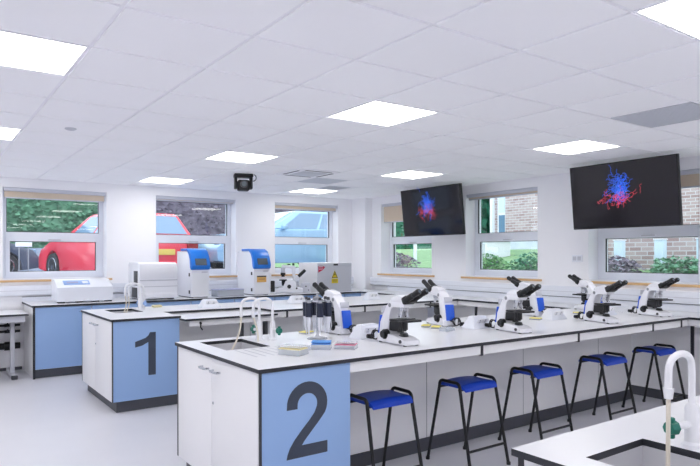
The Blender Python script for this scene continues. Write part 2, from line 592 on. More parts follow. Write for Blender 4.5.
# black ceiling camera
r = thing('ceiling_camera', 'black pan-tilt camera hanging from the ceiling near the far wall', 'camera', (3.39, 7.1, HC), math.radians(-20))
b = MB(); b.box(-.12, .12, -.09, .09, -.045, 0, 'black', .012); b.build('mount', r)
b = MB()
b.box(-.115, -.08, -.06, .06, -.19, -.04, 'black', .012); b.build('yoke_arm', r)
b = MB(); b.box(.08, .115, -.06, .06, -.19, -.04, 'black', .012); b.build('yoke_arm', r)
b = MB(); b.box(-.078, .078, -.085, .075, -.215, -.075, 'black', .03, seg=4)
hd = b.build('camera_head', r)
b = MB(); b.cyl((0, -.08, -.135), (0, -.115, -.135), .048, 'dark_grey'); b.cyl((0, -.115, -.135), (0, -.119, -.135), .034, 'lcd'); b.build('lens', hd)
b = MB(); b.tube([(.12 + .045 * math.sin(t), .0, -.05 - .045 * math.cos(t) + .01) for t in [i * PI / 6 for i in range(0, 12)]], .006, 'dark_grey'); b.build('cable', r)

# ------------------------------------------------------------------ televisions
def television(name, yc, wd, ht, lab, seed, rz=0.0, imgc=(0, 0)):
    # local: faces -X; y to the left of the picture is +y
    rnd = random.Random(seed)
    r = thing('television', lab, 'television', (6.165, yc, 2.155), rz)
    tilt = Matrix.Rotation(math.radians(6.2), 4, 'Y')   # leans forward at the top
    tilt = Matrix.Rotation(math.radians(-6.2), 4, 'Y')
    b = MB(); b.box(0, .045, -wd / 2, wd / 2, -ht / 2, ht / 2, 'black', .006, tilt)
    b.box(.04, .075, -wd * .35, wd * .35, -ht * .38, ht * .2, 'black', .01, tilt); b.build('casing', r)
    b = MB(); b.box(-.0015, .001, -wd / 2 + .01, wd / 2 - .01, -ht / 2 + .016, ht / 2 - .01, 'screen_black', 0, tilt); so = b.build('screen', r)
    def walk(mname, n, cy, cz, sy, sz, L, rad):
        b = MB()
        for _ in range(n):
            p = [rnd.gauss(cy, sy), rnd.gauss(cz, sz)]
            a = rnd.uniform(0, 2 * PI)
            pts = []
            for k in range(L):
                pts.append((p[0], p[1]))
                a += rnd.uniform(-1.3, 1.3)
                p[0] += math.cos(a) * .011; p[1] += math.sin(a) * .011
            vs = []; fs = []
            for k, (y, z) in enumerate(pts):
                k2 = min(k + 1, L - 1); k1 = max(k - 1, 0)
                dy = pts[k2][0] - pts[k1][0]; dz = pts[k2][1] - pts[k1][1]
                q = math.hypot(dy, dz) + 1e-9
                ny, nz = -dz / q * rad, dy / q * rad
                vs += [(-.0025, y + ny, z + nz), (-.0025, y - ny, z - nz)]
            for k in range(L - 1):
                fs.append([2 * k, 2 * k + 1, 2 * k + 3, 2 * k + 2])
            b.add(vs, fs, mname, False, tilt)
        return b
    cy, cz = imgc
    b = walk('image_red', 34, cy, cz - .075, .105, .028, 12, .0016)
    b2 = walk('image_red', 12, cy, cz - .03, .05, .04, 10, .0016)
    b.v, n0 = b.v, len(b.v)
    for f_ in b2.f: b.f.append([n0 + i for i in f_]); b.m.append(0); b.sm.append(False)
    b.v += b2.v
    b.build('red_strands', so)
    walk('image_blue', 80, cy, cz + .05, .048, .07, 14, .0017).build('blue_strands', so)
    walk('image_cyan', 14, cy, cz + .0, .02, .04, 10, .0016).build('bright_blue_strands', so)
    b = MB()
    b.box(.07, .09, -.15, .15, -.16, .12, 'dark_grey', .004, tilt)
    b.box(.08, .541 - .02, -.03, .03, -.05, .01, 'dark_grey', .006)
    b.box(.541 - .025, .5405, -.12, .12, -.12, .12, 'dark_grey', .004)
    b.build('wall_bracket', r)
    return r
television('tv', 6.60, 1.27, .715, 'left black wall television showing a small red and blue protein image', 3, 0, (.055, .06))
television('tv', 3.615, 1.22, .715, 'right larger-looking black wall television showing a red and blue protein model', 5, 0, (.02, .03))

b = MB(); b.box(X1 - .012, X1, 4.44, 4.585, 1.42, 1.508, 'upvc', .003); b.box(X1 - .014, X1 - .012, 4.455, 4.505, 1.44, 1.49, 'light_grey'); b.box(X1 - .014, X1 - .012, 4.52, 4.57, 1.44, 1.49, 'light_grey')
o = b.build('wall_socket'); tag(o, 'white double socket plate on the right wall under the right television', 'socket')

# ------------------------------------------------------------------ benches
BZ = .9
TOPT = .022
def shaped_top(xs, ys, hole, z, mb=None):
    b = MB(); b.grid(xs, ys, hole, z - TOPT, z, 'laminate', 'edge_black', 'edge_black'); return b

def sink_basin(x0, x1, y0, y1, z, depth=.14):
    b = MB()
    w_ = .012
    b.grid([x0 - w_, x0, x1, x1 + w_], [y0 - w_, y0, y1, y1 + w_], lambda i, j: not (i == 1 and j == 1), z - depth, z - TOPT - .0005, 'steel_sink', 'steel_sink')
    b.box(x0 - w_, x1 + w_, y0 - w_, y1 + w_, z - depth - .01, z - depth, 'steel_sink')
    b.cyl(((x0 + x1) / 2, (y0 + y1) / 2, z - depth), ((x0 + x1) / 2, (y0 + y1) / 2, z - depth + .004), .03, 'dark_grey')
    return b

def number_poly(ch):
    if ch == '1':
        return [[(.135, 0), (.27, 0), (.27, 1), (.165, 1), (.135, .93), (.085, .875), (-.1, .80), (-.1, .67), (.02, .70), (.135, .775)]]
    # outline of a bold 2, unit height, width ~.62
    pts_o = []; cx, cz = .31, .70
    out = [(0.0, .655)]
    outer = arc(.312, .70, .307, PI + .02, -.50, 20)
    outer = [(x, z) for x, z in outer]
    inner = arc(.312, .70, .150, -.45, PI + .0, 18)
    poly = [(.004, .655)] + outer[1:] + [(.51, .47), (.38, .335), (.27, .22), (.225, .16), (.62, .16), (.62, 0), (0, 0), (.015, .07), (.05, .15), (.12, .25), (.23, .37), (.34, .48), (.42, .575)] + inner + [(.162, .655)]
    return [poly]
def number_mesh(ch, x0, x1, z0, z1, y, parent, off):
    poly = number_poly(ch)[0]
    xs_ = [p[0] for p in poly]; zs_ = [p[1] for p in poly]
    a, bb, c0, d0 = min(xs_), max(xs_), min(zs_), max(zs_)
    P = [(x0 + (p[0] - a) / (bb - a) * (x1 - x0) - off[0], z0 + (p[1] - c0) / (d0 - c0) * (z1 - z0) - off[2]) for p in poly]
    b = MB(); b.prism(P, y - .0015 - off[1], y - off[1], 'number', 'y')
    return b.build('number', parent, label='dark grey numeral ' + ch)

def offset(b, off):
    b.v = [(v[0] - off[0], v[1] - off[1], v[2] - off[2]) for v in b.v]
    return b

def sink_cabinet(x0, x1, y0, y1, num, numbox, lab, handles):
    """end unit below the worktop: white doors on the -x end, blue panel on the -y side"""
    off = ((x0 + x1) / 2, (y0 + y1) / 2, 0)
    r = thing('sink_cabinet', lab, 'cabinet', off)
    zt = BZ - TOPT - .001
    b = MB(); b.grid([x0 + .02, x0 + .04, x1 - .022, x1], [y0 + .02, y0 + .04, y1 - .04, y1 - .02], lambda i, j: not (i == 1 and j == 1), .11, zt, 'cab_white', 'cab_white')
    offset(b, off).build('carcass', r)
    b = MB(); b.box(x0 + .01, x1, y0, y0 + .018, .11, zt, 'blue_panel', .001); b.box(x0 + .002, x0 + .01, y0 - .002, y0 + .018, .11, zt, 'edge_black')
    offset(b, off).build('blue_side_panel', r, label='blue side panel with black edge')
    b = MB(); b.box(x0 + .002, x1, y1 - .018, y1, .11, zt, 'cab_white'); b.box(x0, x0 + .02, y1 - .02, y1 + .001, .11, zt, 'edge_black'); offset(b, off).build('back_side_panel', r)
    b = MB(); b.box(x0 + .05, x1, y0 + .04, y1 - .04, 0, .108, 'plinth'); offset(b, off).build('plinth', r)
    ym = (y0 + y1) / 2 + .025
    for (a, c_, hy, sg) in ((y0 + .022, ym - .002, ym - .085, 1), (ym + .002, y1 - .022, ym + .085, -1)):
        b = MB(); b.box(x0, x0 + .018, a, c_, .11, zt - .004, 'cab_white', .001)
        dr = offset(b, off).build('door', r)
        b = MB()
        ya, yb = hy - .05, hy + .05
        b.tube([(x0, ya, .80), (x0 - .026, ya + .004, .80), (x0 - .03, ya + .02, .80), (x0 - .03, yb - .02, .80), (x0 - .026, yb - .004, .80), (x0, yb, .80)], .0075, 'chrome')
        offset(b, off).build('handle', dr, label='silver bar handle')
        if sg == 1:
            b = MB(); b.cyl((x0 + .001, c_ - .03, .60), (x0 - .004, c_ - .03, .60), .009, 'chrome'); offset(b, off).build('lock', dr)
    if num:
        number_mesh(num, *numbox, y0, r, off)
    return r

def worktop(lab, xs, ys, hole, sink, z=BZ, grooves=None, slabname='top'):
    off = ((xs[0] + xs[-1]) / 2, (ys[0] + ys[-1]) / 2, z)
    r = thing('worktop', lab, 'worktop', off)
    b = shaped_top(xs, ys, hole, z); offset(b, off).build(slabname, r)
    if sink:
        b = sink_basin(*sink, z); offset(b, off).build('sink', r, label='grey undermounted sink basin')
    if grooves:
        gx0, gx1, gy0, gy1, n = grooves
        for i in range(n):
            x = gx0 + (gx1 - gx0) * i / (n - 1)
            b = MB(); b.box(x - .005, x + .005, gy0, gy1, z + .0003, z + .0009, 'light_grey'); offset(b, off).build('drainer_groove', r)
    return r

# ---- bench 2 (front, number 2)
SX0, SX1 = 1.60, 1.915
worktop('long white worktop with black edge carrying the microscopes, over the panel numbered 2',
        [1.464, SX0, SX1, 6.095], [2.883, 3.60, 4.05, 4.165], lambda i, j: not (i == 1 and j == 1), (SX0, SX1, 3.60, 4.05), grooves=(1.645, 1.93, 3.26, 3.57, 6))
sink_cabinet(1.476, 2.064, 2.895, 4.152, '2', (1.637, 1.903, .385, .800), 'end sink cabinet with two white doors and blue side numbered 2', None)
def understructure(lab, x0, x1, yf, yb, ym, joints, back_joints, end=None, name='knee_space_unit'):
    off = ((x0 + x1) / 2, ym, 0)
    r = thing(name, lab, 'bench frame', off)
    zt = BZ - TOPT - .001
    for (yy0, yy1) in ((yf + .015, yf + .033), (yb - .033, yb - .015)):
        b = MB(); b.box(x0, x1, yy0, yy1, zt - .062, zt, 'cab_white'); offset(b, off).build('apron', r)
    for x in joints:
        b = MB(); b.box(x - .012, x + .012, yf + .011, yf + .10, zt - .07, zt, 'edge_black'); offset(b, off).build('bracket', r, label='black bracket')
    b = MB(); b.box(x0, x1, ym - .03, ym + .03, .1, zt, 'panel_grey')
    for x in back_joints:
        b.box(x - .002, x + .002, ym - .0305, ym - .03, .1, zt, 'dark_grey')
    offset(b, off).build('knee_panel', r)
    b = MB(); b.box(x0, x1, ym - .04, ym + .04, 0, .1, 'plinth'); offset(b, off).build('plinth', r)
    if end:
        b = MB(); b.box(end, end + .018, yf + .02, ym - .04, .0, zt - .07, 'panel_grey'); offset(b, off).build('end_panel', r)
    return r
understructure('white knee panel and apron with dark plinth behind the blue stools under the microscope bench', 2.065, 6.10, 2.883, 4.165, 3.5, (3.19, 4.32, 5.46, 5.98), (3.2, 4.35, 5.5))

# ---- bench 1
worktop('white worktop of the middle bench, with a recess, over the panel numbered 1',
        [1.49, 1.70, 2.0, 2.165, 3.23, 6.095], [5.98, 6.52, 6.66, 7.12, 7.30], lambda i, j: not ((i == 1 and j == 2) or (i == 3 and j == 0)), (1.70, 2.0, 6.66, 7.12))
sink_cabinet(1.50, 2.155, 5.995, 7.285, '1', (1.715, 1.915, .335, .755), 'end sink cabinet with white doors and blue side numbered 1', None)
understructure('pale knee panel, apron and plinth under the middle bench', 3.25, 6.10, 5.98, 7.30, 6.62, (3.40, 4.5, 5.6), (4.3,))
understructure('pale knee panel and plinth behind the height-adjustable desk', 2.156, 3.25, 6.52, 7.30, 6.66, (), (), None)
# height adjustable desk standing in the recess
r = thing('adjustable_desk', 'low white height-adjustable desk in the recess beside panel 1', 'desk', (2.70, 6.2, 0))
b = MB(); b.grid([-.525, .525], [-.31, .305], lambda i, j: True, .850, .870, 'laminate', 'edge_black', 'edge_black'); b.build('desktop', r)
b = MB(); b.box(-.46, .50, -.27, -.25, .79, .849, 'cab_white', .002); b.build('apron', r)
for x in (.15, .44):
    b = MB(); b.box(x - .02, x + .02, -.20, -.15, .06, .849, 'dark_grey', .003); b.box(x - .03, x + .03, -.27, .25, .0, .06, 'dark_grey', .004); b.build('leg', r)
b = MB(); b.cyl((-.35, -.245, .83), (-.35, -.285, .815), .012, 'black'); b.tube([(-.35, -.285, .815), (-.36, -.30, .78), (-.34, -.305, .75)], .007, 'black'); b.build('crank_handle', r)

# ---- bench 3 (bottom right)
worktop('white worktop with black-edged sink at the bottom right', [1.505, 1.617, 1.935, 6.095], [-.05, .60, 1.062, 1.247], lambda i, j: not (i == 1 and j == 1), (1.617, 1.935, .60, 1.062))
sink_cabinet(1.52, 2.085, -.035, 1.232, None, None, 'white sink cabinet under the bottom right worktop', None)
understructure('unseen pale panel frame under the bottom right worktop, set outward to bounce light', 2.086, 6.10, -.05, 1.247, 1.17, (), ())  # unseen knee panel pushed to the far edge to reflect light under bench 2

# ---- perimeter bench on the right wall
RB0 = 6.10
worktop('long narrow white worktop running along the right window wall', [RB0, X1 - .001], [-3.0, 8.25], lambda i, j: True, None)
r = thing('wall_bench_unit', 'white panels and dark plinth under the right wall worktop', 'bench frame', (6.4, 3, 0))
off = (6.4, 3, 0)
zt = BZ - TOPT - .001
b = MB(); b.box(RB0 + .012, RB0 + .03, -3.0, 8.25, zt - .062, zt, 'cab_white'); offset(b, off).build('apron', r)
b = MB(); b.box(6.30, 6.318, -3.0, 8.25, .1, zt, 'panel_grey')
for y in (7.2, 5.2, 4.6): b.box(6.298, 6.30, y - .003, y + .003, .1, zt, 'dark_grey')
offset(b, off).build('knee_panel', r)
b = MB(); b.box(6.31, 6.66, -3.0, 8.25, 0, .1, 'plinth'); offset(b, off).build('plinth', r)
for y in (2.86, 4.19, 5.66, 7.32):
    b = MB(); b.box(RB0 + .005, RB0 + .03, y - .012, y + .012, 0, zt - .062, 'edge_black'); offset(b, off).build('leg', r, label='thin black post')
o = MB(); o.box(X1 - .022, X1 - .001, -3, 8.25, BZ + .0005, BZ + .075, 'upvc'); o.box(X1 - .023, X1, -3, 8.25, BZ + .075, BZ + .079, 'dark_grey'); ob = struct(o.build('trim_5'))

# ---- perimeter bench on the far wall, blue cabinets
worktop('white worktop along the far wall carrying the laboratory instruments', [1.13, 6.548], [8.255, Y1 - .001], lambda i, j: True, None)
o = MB(); o.box(1.13, 6.54, Y1 - .022, Y1 - .001, BZ + .0005, BZ + .06, 'upvc'); o.box(1.13, 6.54, Y1 - .023, Y1, BZ + .06, BZ + .064, 'dark_grey'); struct(o.build('trim_6'))
FARC = ['blue base cabinet at the left end of the far wall bench', 'blue base cabinet under the white table-top printer, second from left on the far wall',
        'blue base cabinet below the white hooded instrument, mostly behind bench 1', 'blue base cabinet under the first blue-hooded instrument', 'blue base cabinet below the lilac tray on the far wall bench',
        'blue base cabinet under the second blue-hooded instrument', 'blue base cabinet under the inverted microscope', 'blue base cabinet under the grey warning-sign cabinet']
for i in range(8):
    x0 = 1.165 + i * .66
    wd = .655
    r = thing('base_cabinet', FARC[i], 'cabinet', (x0 + wd / 2, 8.27, 0), 0, 'blue base cabinets along the far wall')
    b = MB(); b.box(-wd / 2, wd / 2, .021, .80, .11, zt, 'cab_white')
    if i == 0: b.box(-wd / 2 - .02, -wd / 2, .0, .80, .0, zt, 'cab_white'); b.box(-wd / 2 - .021, -wd / 2 + .003, -.004, .02, .0, zt, 'edge_black')
    b.build('carcass', r)
    b = MB(); b.box(-wd / 2 + .004, wd / 2 - .004, 0, .018, .115, zt - .006, 'blue_panel', .001); d = b.build('door', r)
    hx = wd / 2 - .09
    b = MB(); b.tube([(hx - .06, 0, .80), (hx - .055, -.022, .80), (hx + .055, -.022, .80), (hx + .06, 0, .80)], .006, 'chrome'); b.build('handle', d)
    b = MB(); b.box(-wd / 2, wd / 2, .055, .78, 0, .108, 'plinth'); b.build('plinth', r)

# ---- side table and pipes at the left
r = thing('side_table', 'white table with grey steel legs at the left photo edge', 'table', (.3, 8.7, 0))
b = MB(); b.grid([-1.6, .805], [-.38, .38], lambda i, j: True, .778, .80, 'laminate', 'edge_black', 'edge_black'); b.build('tabletop', r)
b = MB(); b.box(-1.5, .77, -.355, -.335, .70, .777, 'light_grey'); b.build('apron', r)
for x in (.66, -1.2):
    b = MB(); b.box(x - .025, x + .025, -.12, -.06, .05, .777, 'light_grey', .004); b.box(x - .03, x + .03, -.30, .3, .01, .06, 'light_grey', .006); b.box(x - .034, x + .034, -.33, -.27, .0, .05, 'dark_grey', .008); b.build('leg', r)
PP = [(.68, .018, 'dark_grey', 'thin upper dark pipe with valves on the wall under the side table'), (.60, .014, 'black', 'middle dark pipe with valves on the wall under the side table'), (.52, .016, 'dark_grey', 'lower thin pipe on the wall under the side table'), (.33, .042, 'black', 'thick black insulated pipe on the wall under the side table')]
for z, rad, mm, lab in PP:
    b = MB()
    b.cyl((X0, 9.06, z), (1.10, 9.06, z), rad, mm)
    for x in ([.35, .62, .95, 1.02] if z > .5 else [.95]):
        b.cyl((x - .03, 9.06, z), (x + .03, 9.06, z), rad * 1.35, 'black')
        if z > .5: b.cyl((x, 9.06, z), (x, 9.01, z + .03), .009, 'black')
        b.box(x - .01, x + .01, 9.06, 9.12, z - .01, z + .01, 'mid_grey')
    tag(b.build('pipe'), lab, 'pipe')

# ------------------------------------------------------------------ bar stools
def make_stool(lab):
    r = thing('bar_stool', lab, 'stool', (0, 0, 0), 0, 'blue stools along the microscope bench')
    vs = []; fs = []
    NX, NY = 14, 16
    hw, hd = .170, .136
    for k, dz in ((0, 0), (1, -.028)):
        for i in range(NX + 1):
            for j in range(NY + 1):
                x = -1 + 2 * i / NX; y = -1 + 2 * j / NY
                z = .603 - .012 * x * x - .004 * math.cos(PI * y / 2) - .026 * max(0, abs(y) - .72) ** 2 / .078
                rr = 1 - .05 * (x * x) * (abs(y) ** 6)
                vs.append((x * hw * rr, y * hd, z if k == 0 else min(z - .012, .568 - .02 * max(0, abs(y) - .72) ** 2 / .078)))
    S = (NX + 1) * (NY + 1)
    idx = lambda k, i, j: k * S + i * (NY + 1) + j
    for i in range(NX):
        for j in range(NY):
            fs.append([idx(0, i, j), idx(0, i + 1, j), idx(0, i + 1, j + 1), idx(0, i, j + 1)])
            fs.append([idx(1, i, j), idx(1, i, j + 1), idx(1, i + 1, j + 1), idx(1, i + 1, j)])
    for i in range(NX):
        for j in (0, NY): fs.append([idx(0, i, j), idx(0, i + 1, j), idx(1, i + 1, j), idx(1, i, j)])
    for j in range(NY):
        for i in (0, NX): fs.append([idx(0, i, j), idx(0, i, j + 1), idx(1, i, j + 1), idx(1, i, j)])
    b = MB(); b.add(vs, fs, 'seat_blue', True); b.build('seat', r, label='glossy blue plastic seat')
    for sx in (-1, 1):
        x = sx * .182
        pts = [(x + sx * .012, .215, .0), (x, .104, .550)]
        for t in range(0, 7):
            a = t / 6 * PI / 2
            pts.append((x, .101 - .035 * (1 - math.cos(a)), .570 + .036 * math.sin(a)))
        q = [(p[0], -p[1], p[2]) for p in pts[::-1]]
        b = MB(); b.tube(pts + q, .0115, 'black', 10)
        b.cyl((x + sx * .012, .215, 0), (x + sx * .012, .213, .02), .015, 'black'); b.cyl((x + sx * .012, -.215, 0), (x + sx * .012, -.213, .02), .015, 'black')
        b.build('side_frame', r)
    b = MB()
    for y in (-.092, .092): b.cyl((-.182, y, .558), (.182, y, .558), .009, 'black')
    b.build('seat_support', r)
    b = MB(); b.cyl((-.190, -.185, .15), (.190, -.185, .15), .009, 'black'); b.build('foot_rail', r)
    return r
SL = ['blue-seated black stool nearest the numbered panel 2, partly hidden by it', 'second blue-seated stool from the numbered panel 2, standing fully in view',
      'middle one of the five blue-seated stools, above the corner of the sink worktop', 'fourth blue-seated stool from panel 2, between the middle stool and the one behind the tap', 'last blue-seated stool, behind the tall white tap at the right']
st = None
for (x, lab) in zip((2.45, 3.26, 4.05, 4.985, 5.87), SL):
    if st is None:
        st = make_stool(lab); st.location = (x, 3.10, 0)
    else: dup(st, (x, 3.10, 0), 0, lab)

# ------------------------------------------------------------------ microscopes
def make_microscope(lab):
    r = thing('microscope', lab, 'microscope', (0, 0, 0), 0, 'white binocular microscopes on bench 2')
    # base
    b = MB()
    b.prism([(.165, .006), (.165, .06), (.10, .07), (-.02, .062), (-.10, .052), (-.142, .036), (-.150, .006)], -.064, .064, 'scope_white', 'x', .006)
    for x in (-.05, .05):
        for y in (-.13, .14): b.cyl((x, y, 0), (x, y, .008), .012, 'black')
    ba = b.build('base', r)
    b = MB(); b.cyl((0, -.055, .055), (0, -.055, .078), .034, 'black', r1=.026, n=20); b.cyl((0, -.055, .078), (0, -.055, .081), .02, 'lcd', n=20); b.build('illuminator', ba)
    b = MB(); b.cyl((-.063, -.10, .028), (-.071, -.10, .028), .012, 'dark_grey'); b.build('dimmer_dial', ba)
    # arm, swept forward at the top
    b = MB()
    b.prism([(.172, .01), (.170, .08), (.159, .14), (.132, .19), (.10, .24), (.068, .275), (.04, .292), (-.10, .292), (-.112, .27), (-.10, .252), (.01, .25), (.034, .235), (.048, .20), (.060, .15), (.066, .10), (.066, .06), (.07, .03)],
            -.042, .042, 'scope_white', 'x', .007)
    b.build('arm', r)
    for sx in (-1, 1):
        b = MB(); b.cyl((sx * .0415, .045, .262), (sx * .045, .045, .262), .014, 'mid_grey'); b.build('badge', r)
    # power pack clipped on the back
    b = MB()
    T = Matrix.Translation((0, .168, .12)) @ Matrix.Rotation(math.radians(10), 4, 'X')
    b.box(-.040, .040, -.004, .010, -.07, .065, 'device_blue', .004, T)
    b.box(-.038, .038, -.012, -.002, .085, .13, 'light_grey', .003, T)
    b.build('cable_holder', r, label='bright blue cable holder on the back')
    # head and binoculars
    b = MB()
    b.prism([(.05, .285), (.045, .305), (.01, .322), (-.055, .335), (-.10, .318), (-.118, .286)], -.038, .038, 'scope_white', 'x', .008)
    hd = b.build('head', r)
    d = Vector((0, -math.cos(math.radians(25)), math.sin(math.radians(25))))
    p = Vector((0, -.10, .298))
    b = MB()
    T = Matrix.Translation(p) @ Matrix.Rotation(math.radians(-25), 4, 'X')
    b.box(-.05, .05, -.045, .01, -.026, .026, 'black', .012, T)
    b.build('binocular_body', hd)
    for sx in (-.031, .031):
        b = MB()
        q = p + Vector((sx, 0, 0))
        b.cyl(q + d * .03, q + d * .10, .022, 'black', r1=.020)
        b.cyl(q + d * .10, q + d * .112, .0165, 'dark_grey')
        b.cyl(q + d * .112, q + d * .165, .0185, 'black', r1=.021)
        b.cyl(q + d * .165, q + d * .175, .021, 'black', r1=.015)
        b.cyl(q + d * .175, q + d * .1755, .011, 'lcd')
        b.build('eyepiece', hd)
    # nosepiece and objectives
    b = MB(); b.cyl((0, -.055, .252), (0, -.052, .226), .034, 'chrome', r1=.03, n=20); ns = b.build('nosepiece', r)
    for k in range(4):
        a = k * PI / 2 + .4
        tx, ty = math.cos(a), math.sin(a)
        b = MB(); b.cyl((tx * .02, -.052 + ty * .02, .23), (tx * .032, -.05 + ty * .032, .195), .0095, 'light_grey', n=10); b.cyl((tx * .032, -.05 + ty * .032, .195), (tx * .035, -.05 + ty * .035, .184), .006, 'chrome', n=10)
        b.build('objective', ns)
    # stage
    b = MB(); b.box(-.070, .070, -.16, .015, .158, .172, 'black', .003); b.box(-.06, .06, -.105, -.095, .172, .178, 'dark_grey'); b.box(-.095, -.05, -.17, -.10, .162, .168, 'black', .002)
    sg = b.build('stage', r)
    b = MB(); b.cyl((0, -.052, .10), (0, -.052, .158), .03, 'black'); b.box(-.032, .032, -.05, .075, .085, .15, 'black', .006); b.build('condenser', r)
    b = MB(); b.cyl((-.062, -.10, .158), (-.062, -.10, .115), .011, 'black'); b.cyl((-.062, -.10, .115), (-.062, -.10, .095), .014, 'black'); b.build('stage_knob', sg)
    for sx in (-1, 1):
        b = MB(); b.cyl((sx * .042, .075, .062), (sx * .07, .075, .062), .034, 'black', n=20); b.cyl((sx * .07, .075, .062), (sx * .088, .075, .062), .024, 'black', n=18)
        b.build('focus_knob', r)
    b = MB()
    pts = [(.02, .175, .06), (.0, .19, .05)]
    for i in range(30):
        t = i / 29 * 4.6 * PI
        pts.append((-.045 + .034 * math.cos(t) + .004 * math.sin(3 * t), .205 + .014 * math.sin(.5 * t + 1), .042 + .032 * math.sin(t)))
    pts += [(-.04, .235, .02), (-.05, .25, .025)]
    b.tube(pts, .005, 'black', 6)
    b.cyl((-.05, .25, .025), (-.085, .256, .03), .018, 'black', r1=.014)
    b.build('power_cable', r)
    return r
near = [(2.68, 3.185, -2, 'microscope at the front edge nearest the tip boxes, eyepieces facing the stools'),
        (3.85, 3.16, -11, 'second front-edge microscope from the pipette stand, overlapping one behind it'),
        (5.03, 3.14, -15, 'third front-edge microscope, crossing in view with an opposite-facing one'),
        (5.985, 3.16, -17, 'microscope closest to the right window wall, nearest the bench end')]
far = [(2.66, 3.94, -1, 'back-row microscope with a blue cable holder just behind the pipette stand'),
       (3.72, 3.86, -15, 'back-row microscope with blue cable holder between the first two front-edge ones'),
       (5.03, 3.95, -7, 'back-row microscope half hidden behind the second front-edge microscope'),
       (6.01, 3.92, -14, 'back-row microscope whose eyepieces point left, behind the third front-edge one')]
ms = None
for (x, y, a, lab) in near + far:
    rz = math.radians(a) if (x, y, a, lab) in near else PI + math.radians(a)
    if ms is None:
        ms = make_microscope(lab); ms.location = (x, y, BZ + .0008); ms.rotation_euler = (0, 0, rz)
    else: dup(ms, (x, y, BZ + .0008), rz, lab)

# ------------------------------------------------------------------ bench socket pods
def make_pod(lab, grp):
    r = thing('socket_pod', lab, 'socket box', (0, 0, 0), 0, grp)
    vs = [(-.12, -.075, 0), (.12, -.075, 0), (.12, .075, 0), (-.12, .075, 0), (-.075, -.03, .1), (.075, -.03, .1), (.075, .03, .1), (-.075, .03, .1)]
    bm = bmesh.new(); V = [bm.verts.new(v) for v in vs]
    for q in ([3, 2, 1, 0], [4, 5, 6, 7], [0, 1, 5, 4], [1, 2, 6, 5], [2, 3, 7, 6], [3, 0, 4, 7]): bm.faces.new([V[i] for i in q])
    bmesh.ops.bevel(bm, geom=list(bm.edges), offset=.006, segments=2, affect='EDGES')
    b = MB(); b.bm(bm, 'upvc', True); b.build('housing', r)
    for sg in (-1, 1):
        T = Matrix.Translation((0, sg * .054, .05)) @ Matrix.Rotation(-sg * math.atan2(.045, .1), 4, 'X')
        b = MB()
        b.box(-.065, .065, -.002, .002, -.034, .034, 'tap_white', .001, T)
        for x in (-.035, .03):
            b.box(x - .012, x + .012, -.0032, .0032, -.016, .012, 'light_grey', 0, T)
            b.box(x - .004, x + .004, -.004, .004, .016, .026, 'mid_grey', 0, T)
        b.build('socket_plate', r)
    return r
pods = [(2.69, 3.56, 'white sloped socket box just behind the first front-edge microscope', 'a'), (3.80, 3.50, 'white sloped socket box between the second pair of microscopes', 'a'),
        (4.89, 3.55, 'white sloped socket box in the middle of the right half of bench 2', 'a'), (5.66, 3.50, 'white socket box beside the third front-edge microscope', 'a'),
        (2.78, 6.74, 'white sloped socket box behind the desk recess on bench 1', 'b'), (3.93, 6.68, 'white sloped socket box on bench 1 left of the pipette stand', 'b'),
        (5.10, 6.64, 'white sloped socket box on bench 1 in front of the corner pillar', 'b')]
pd = None
for x, y, lab, g_ in pods:
    if pd is None:
        pd = make_pod(lab, 'socket boxes on the benches'); pd.location = (x, y, BZ)
    else: dup(pd, (x, y, BZ), 0, lab)

# ------------------------------------------------------------------ taps
def swan_tap(loc, lab, h, reach, hose_end, dirv=(-1, 0), big=1.0, lever='green', rz=0.0, lever_dir=(0, -1)):
    """post at loc, swan neck towards dirv, hose hanging to hose_end (dx,dy,z relative)"""
    r = thing('swan_neck_tap', lab, 'tap', loc)
    dx, dy = dirv
    b = MB(); b.lathe([(.03 * big, 0), (.03 * big, .008), (.022 * big, .016), (.02 * big, .12), (.014 * big, .135)], 'tap_white', 16); b.build('post', r)
    R = reach / 2
    rt = .0105 * big
    pts = [(0, 0, .12), (0, 0, h - R * .8)]
    for i in range(1, 13):
        a = PI - PI * i / 12
        q = R - 0
        px = R + R * math.cos(a)
        pz = h - R * .8 + R * .8 * math.sin(a) ** .7
        pts.append((dx * px, dy * px, pz))
    pts.append((dx * reach, dy * reach, h - R * .8 - .05))
    b = MB(); b.tube(pts, rt, 'tap_white', 12); b.build('spout', r)
    b = MB(); zt_ = h - R * .8 - .05
    b.cyl((dx * reach, dy * reach, zt_ + .012), (dx * reach, dy * reach, zt_ - .02), rt * 1.5, 'tap_white', r1=rt * 1.1); b.build('nozzle', r)
    b = MB()
    P0 = Vector((dx * reach, dy * reach, zt_ - .015)); P1 = Vector(hose_end)
    hp = []
    for i in range(13):
        t = i / 12
        p_ = P0.lerp(P1, t); p_.x += (.03 * math.sin(PI * t) * (1 if big <= 1.0 else 0))
        hp.append(p_)
    b.tube(hp, .0065 * big, 'hose', 8)
    b.build('hose', r, label='translucent cream rubber hose')
    lx, ly = lever_dir
    lf = 1.0 if big <= 1.0 else 1.45
    b = MB(); b.cyl((lx * .015, ly * .015, .07), (lx * .06 * lf, ly * .06 * lf, .07), .011 * big, 'tap_white'); b.build('valve', r)
    b = MB()
    T = Matrix.Translation((lx * .068 * lf, ly * .068 * lf, .07)) @ Matrix.Rotation(math.atan2(ly, lx), 4, 'Z')
    b.cyl((-.012 * big, 0, 0), (.014 * big, 0, 0), .024 * big, lever, r1=.019 * big, n=8, smooth=False, T=T)
    b.box(-.008 * big, .008 * big, -.009 * big, .009 * big, -.032 * big, .032 * big, lever, .004, T)
    b.build('lever', r, label='green lever knob' if lever == 'green' else None)
    return r
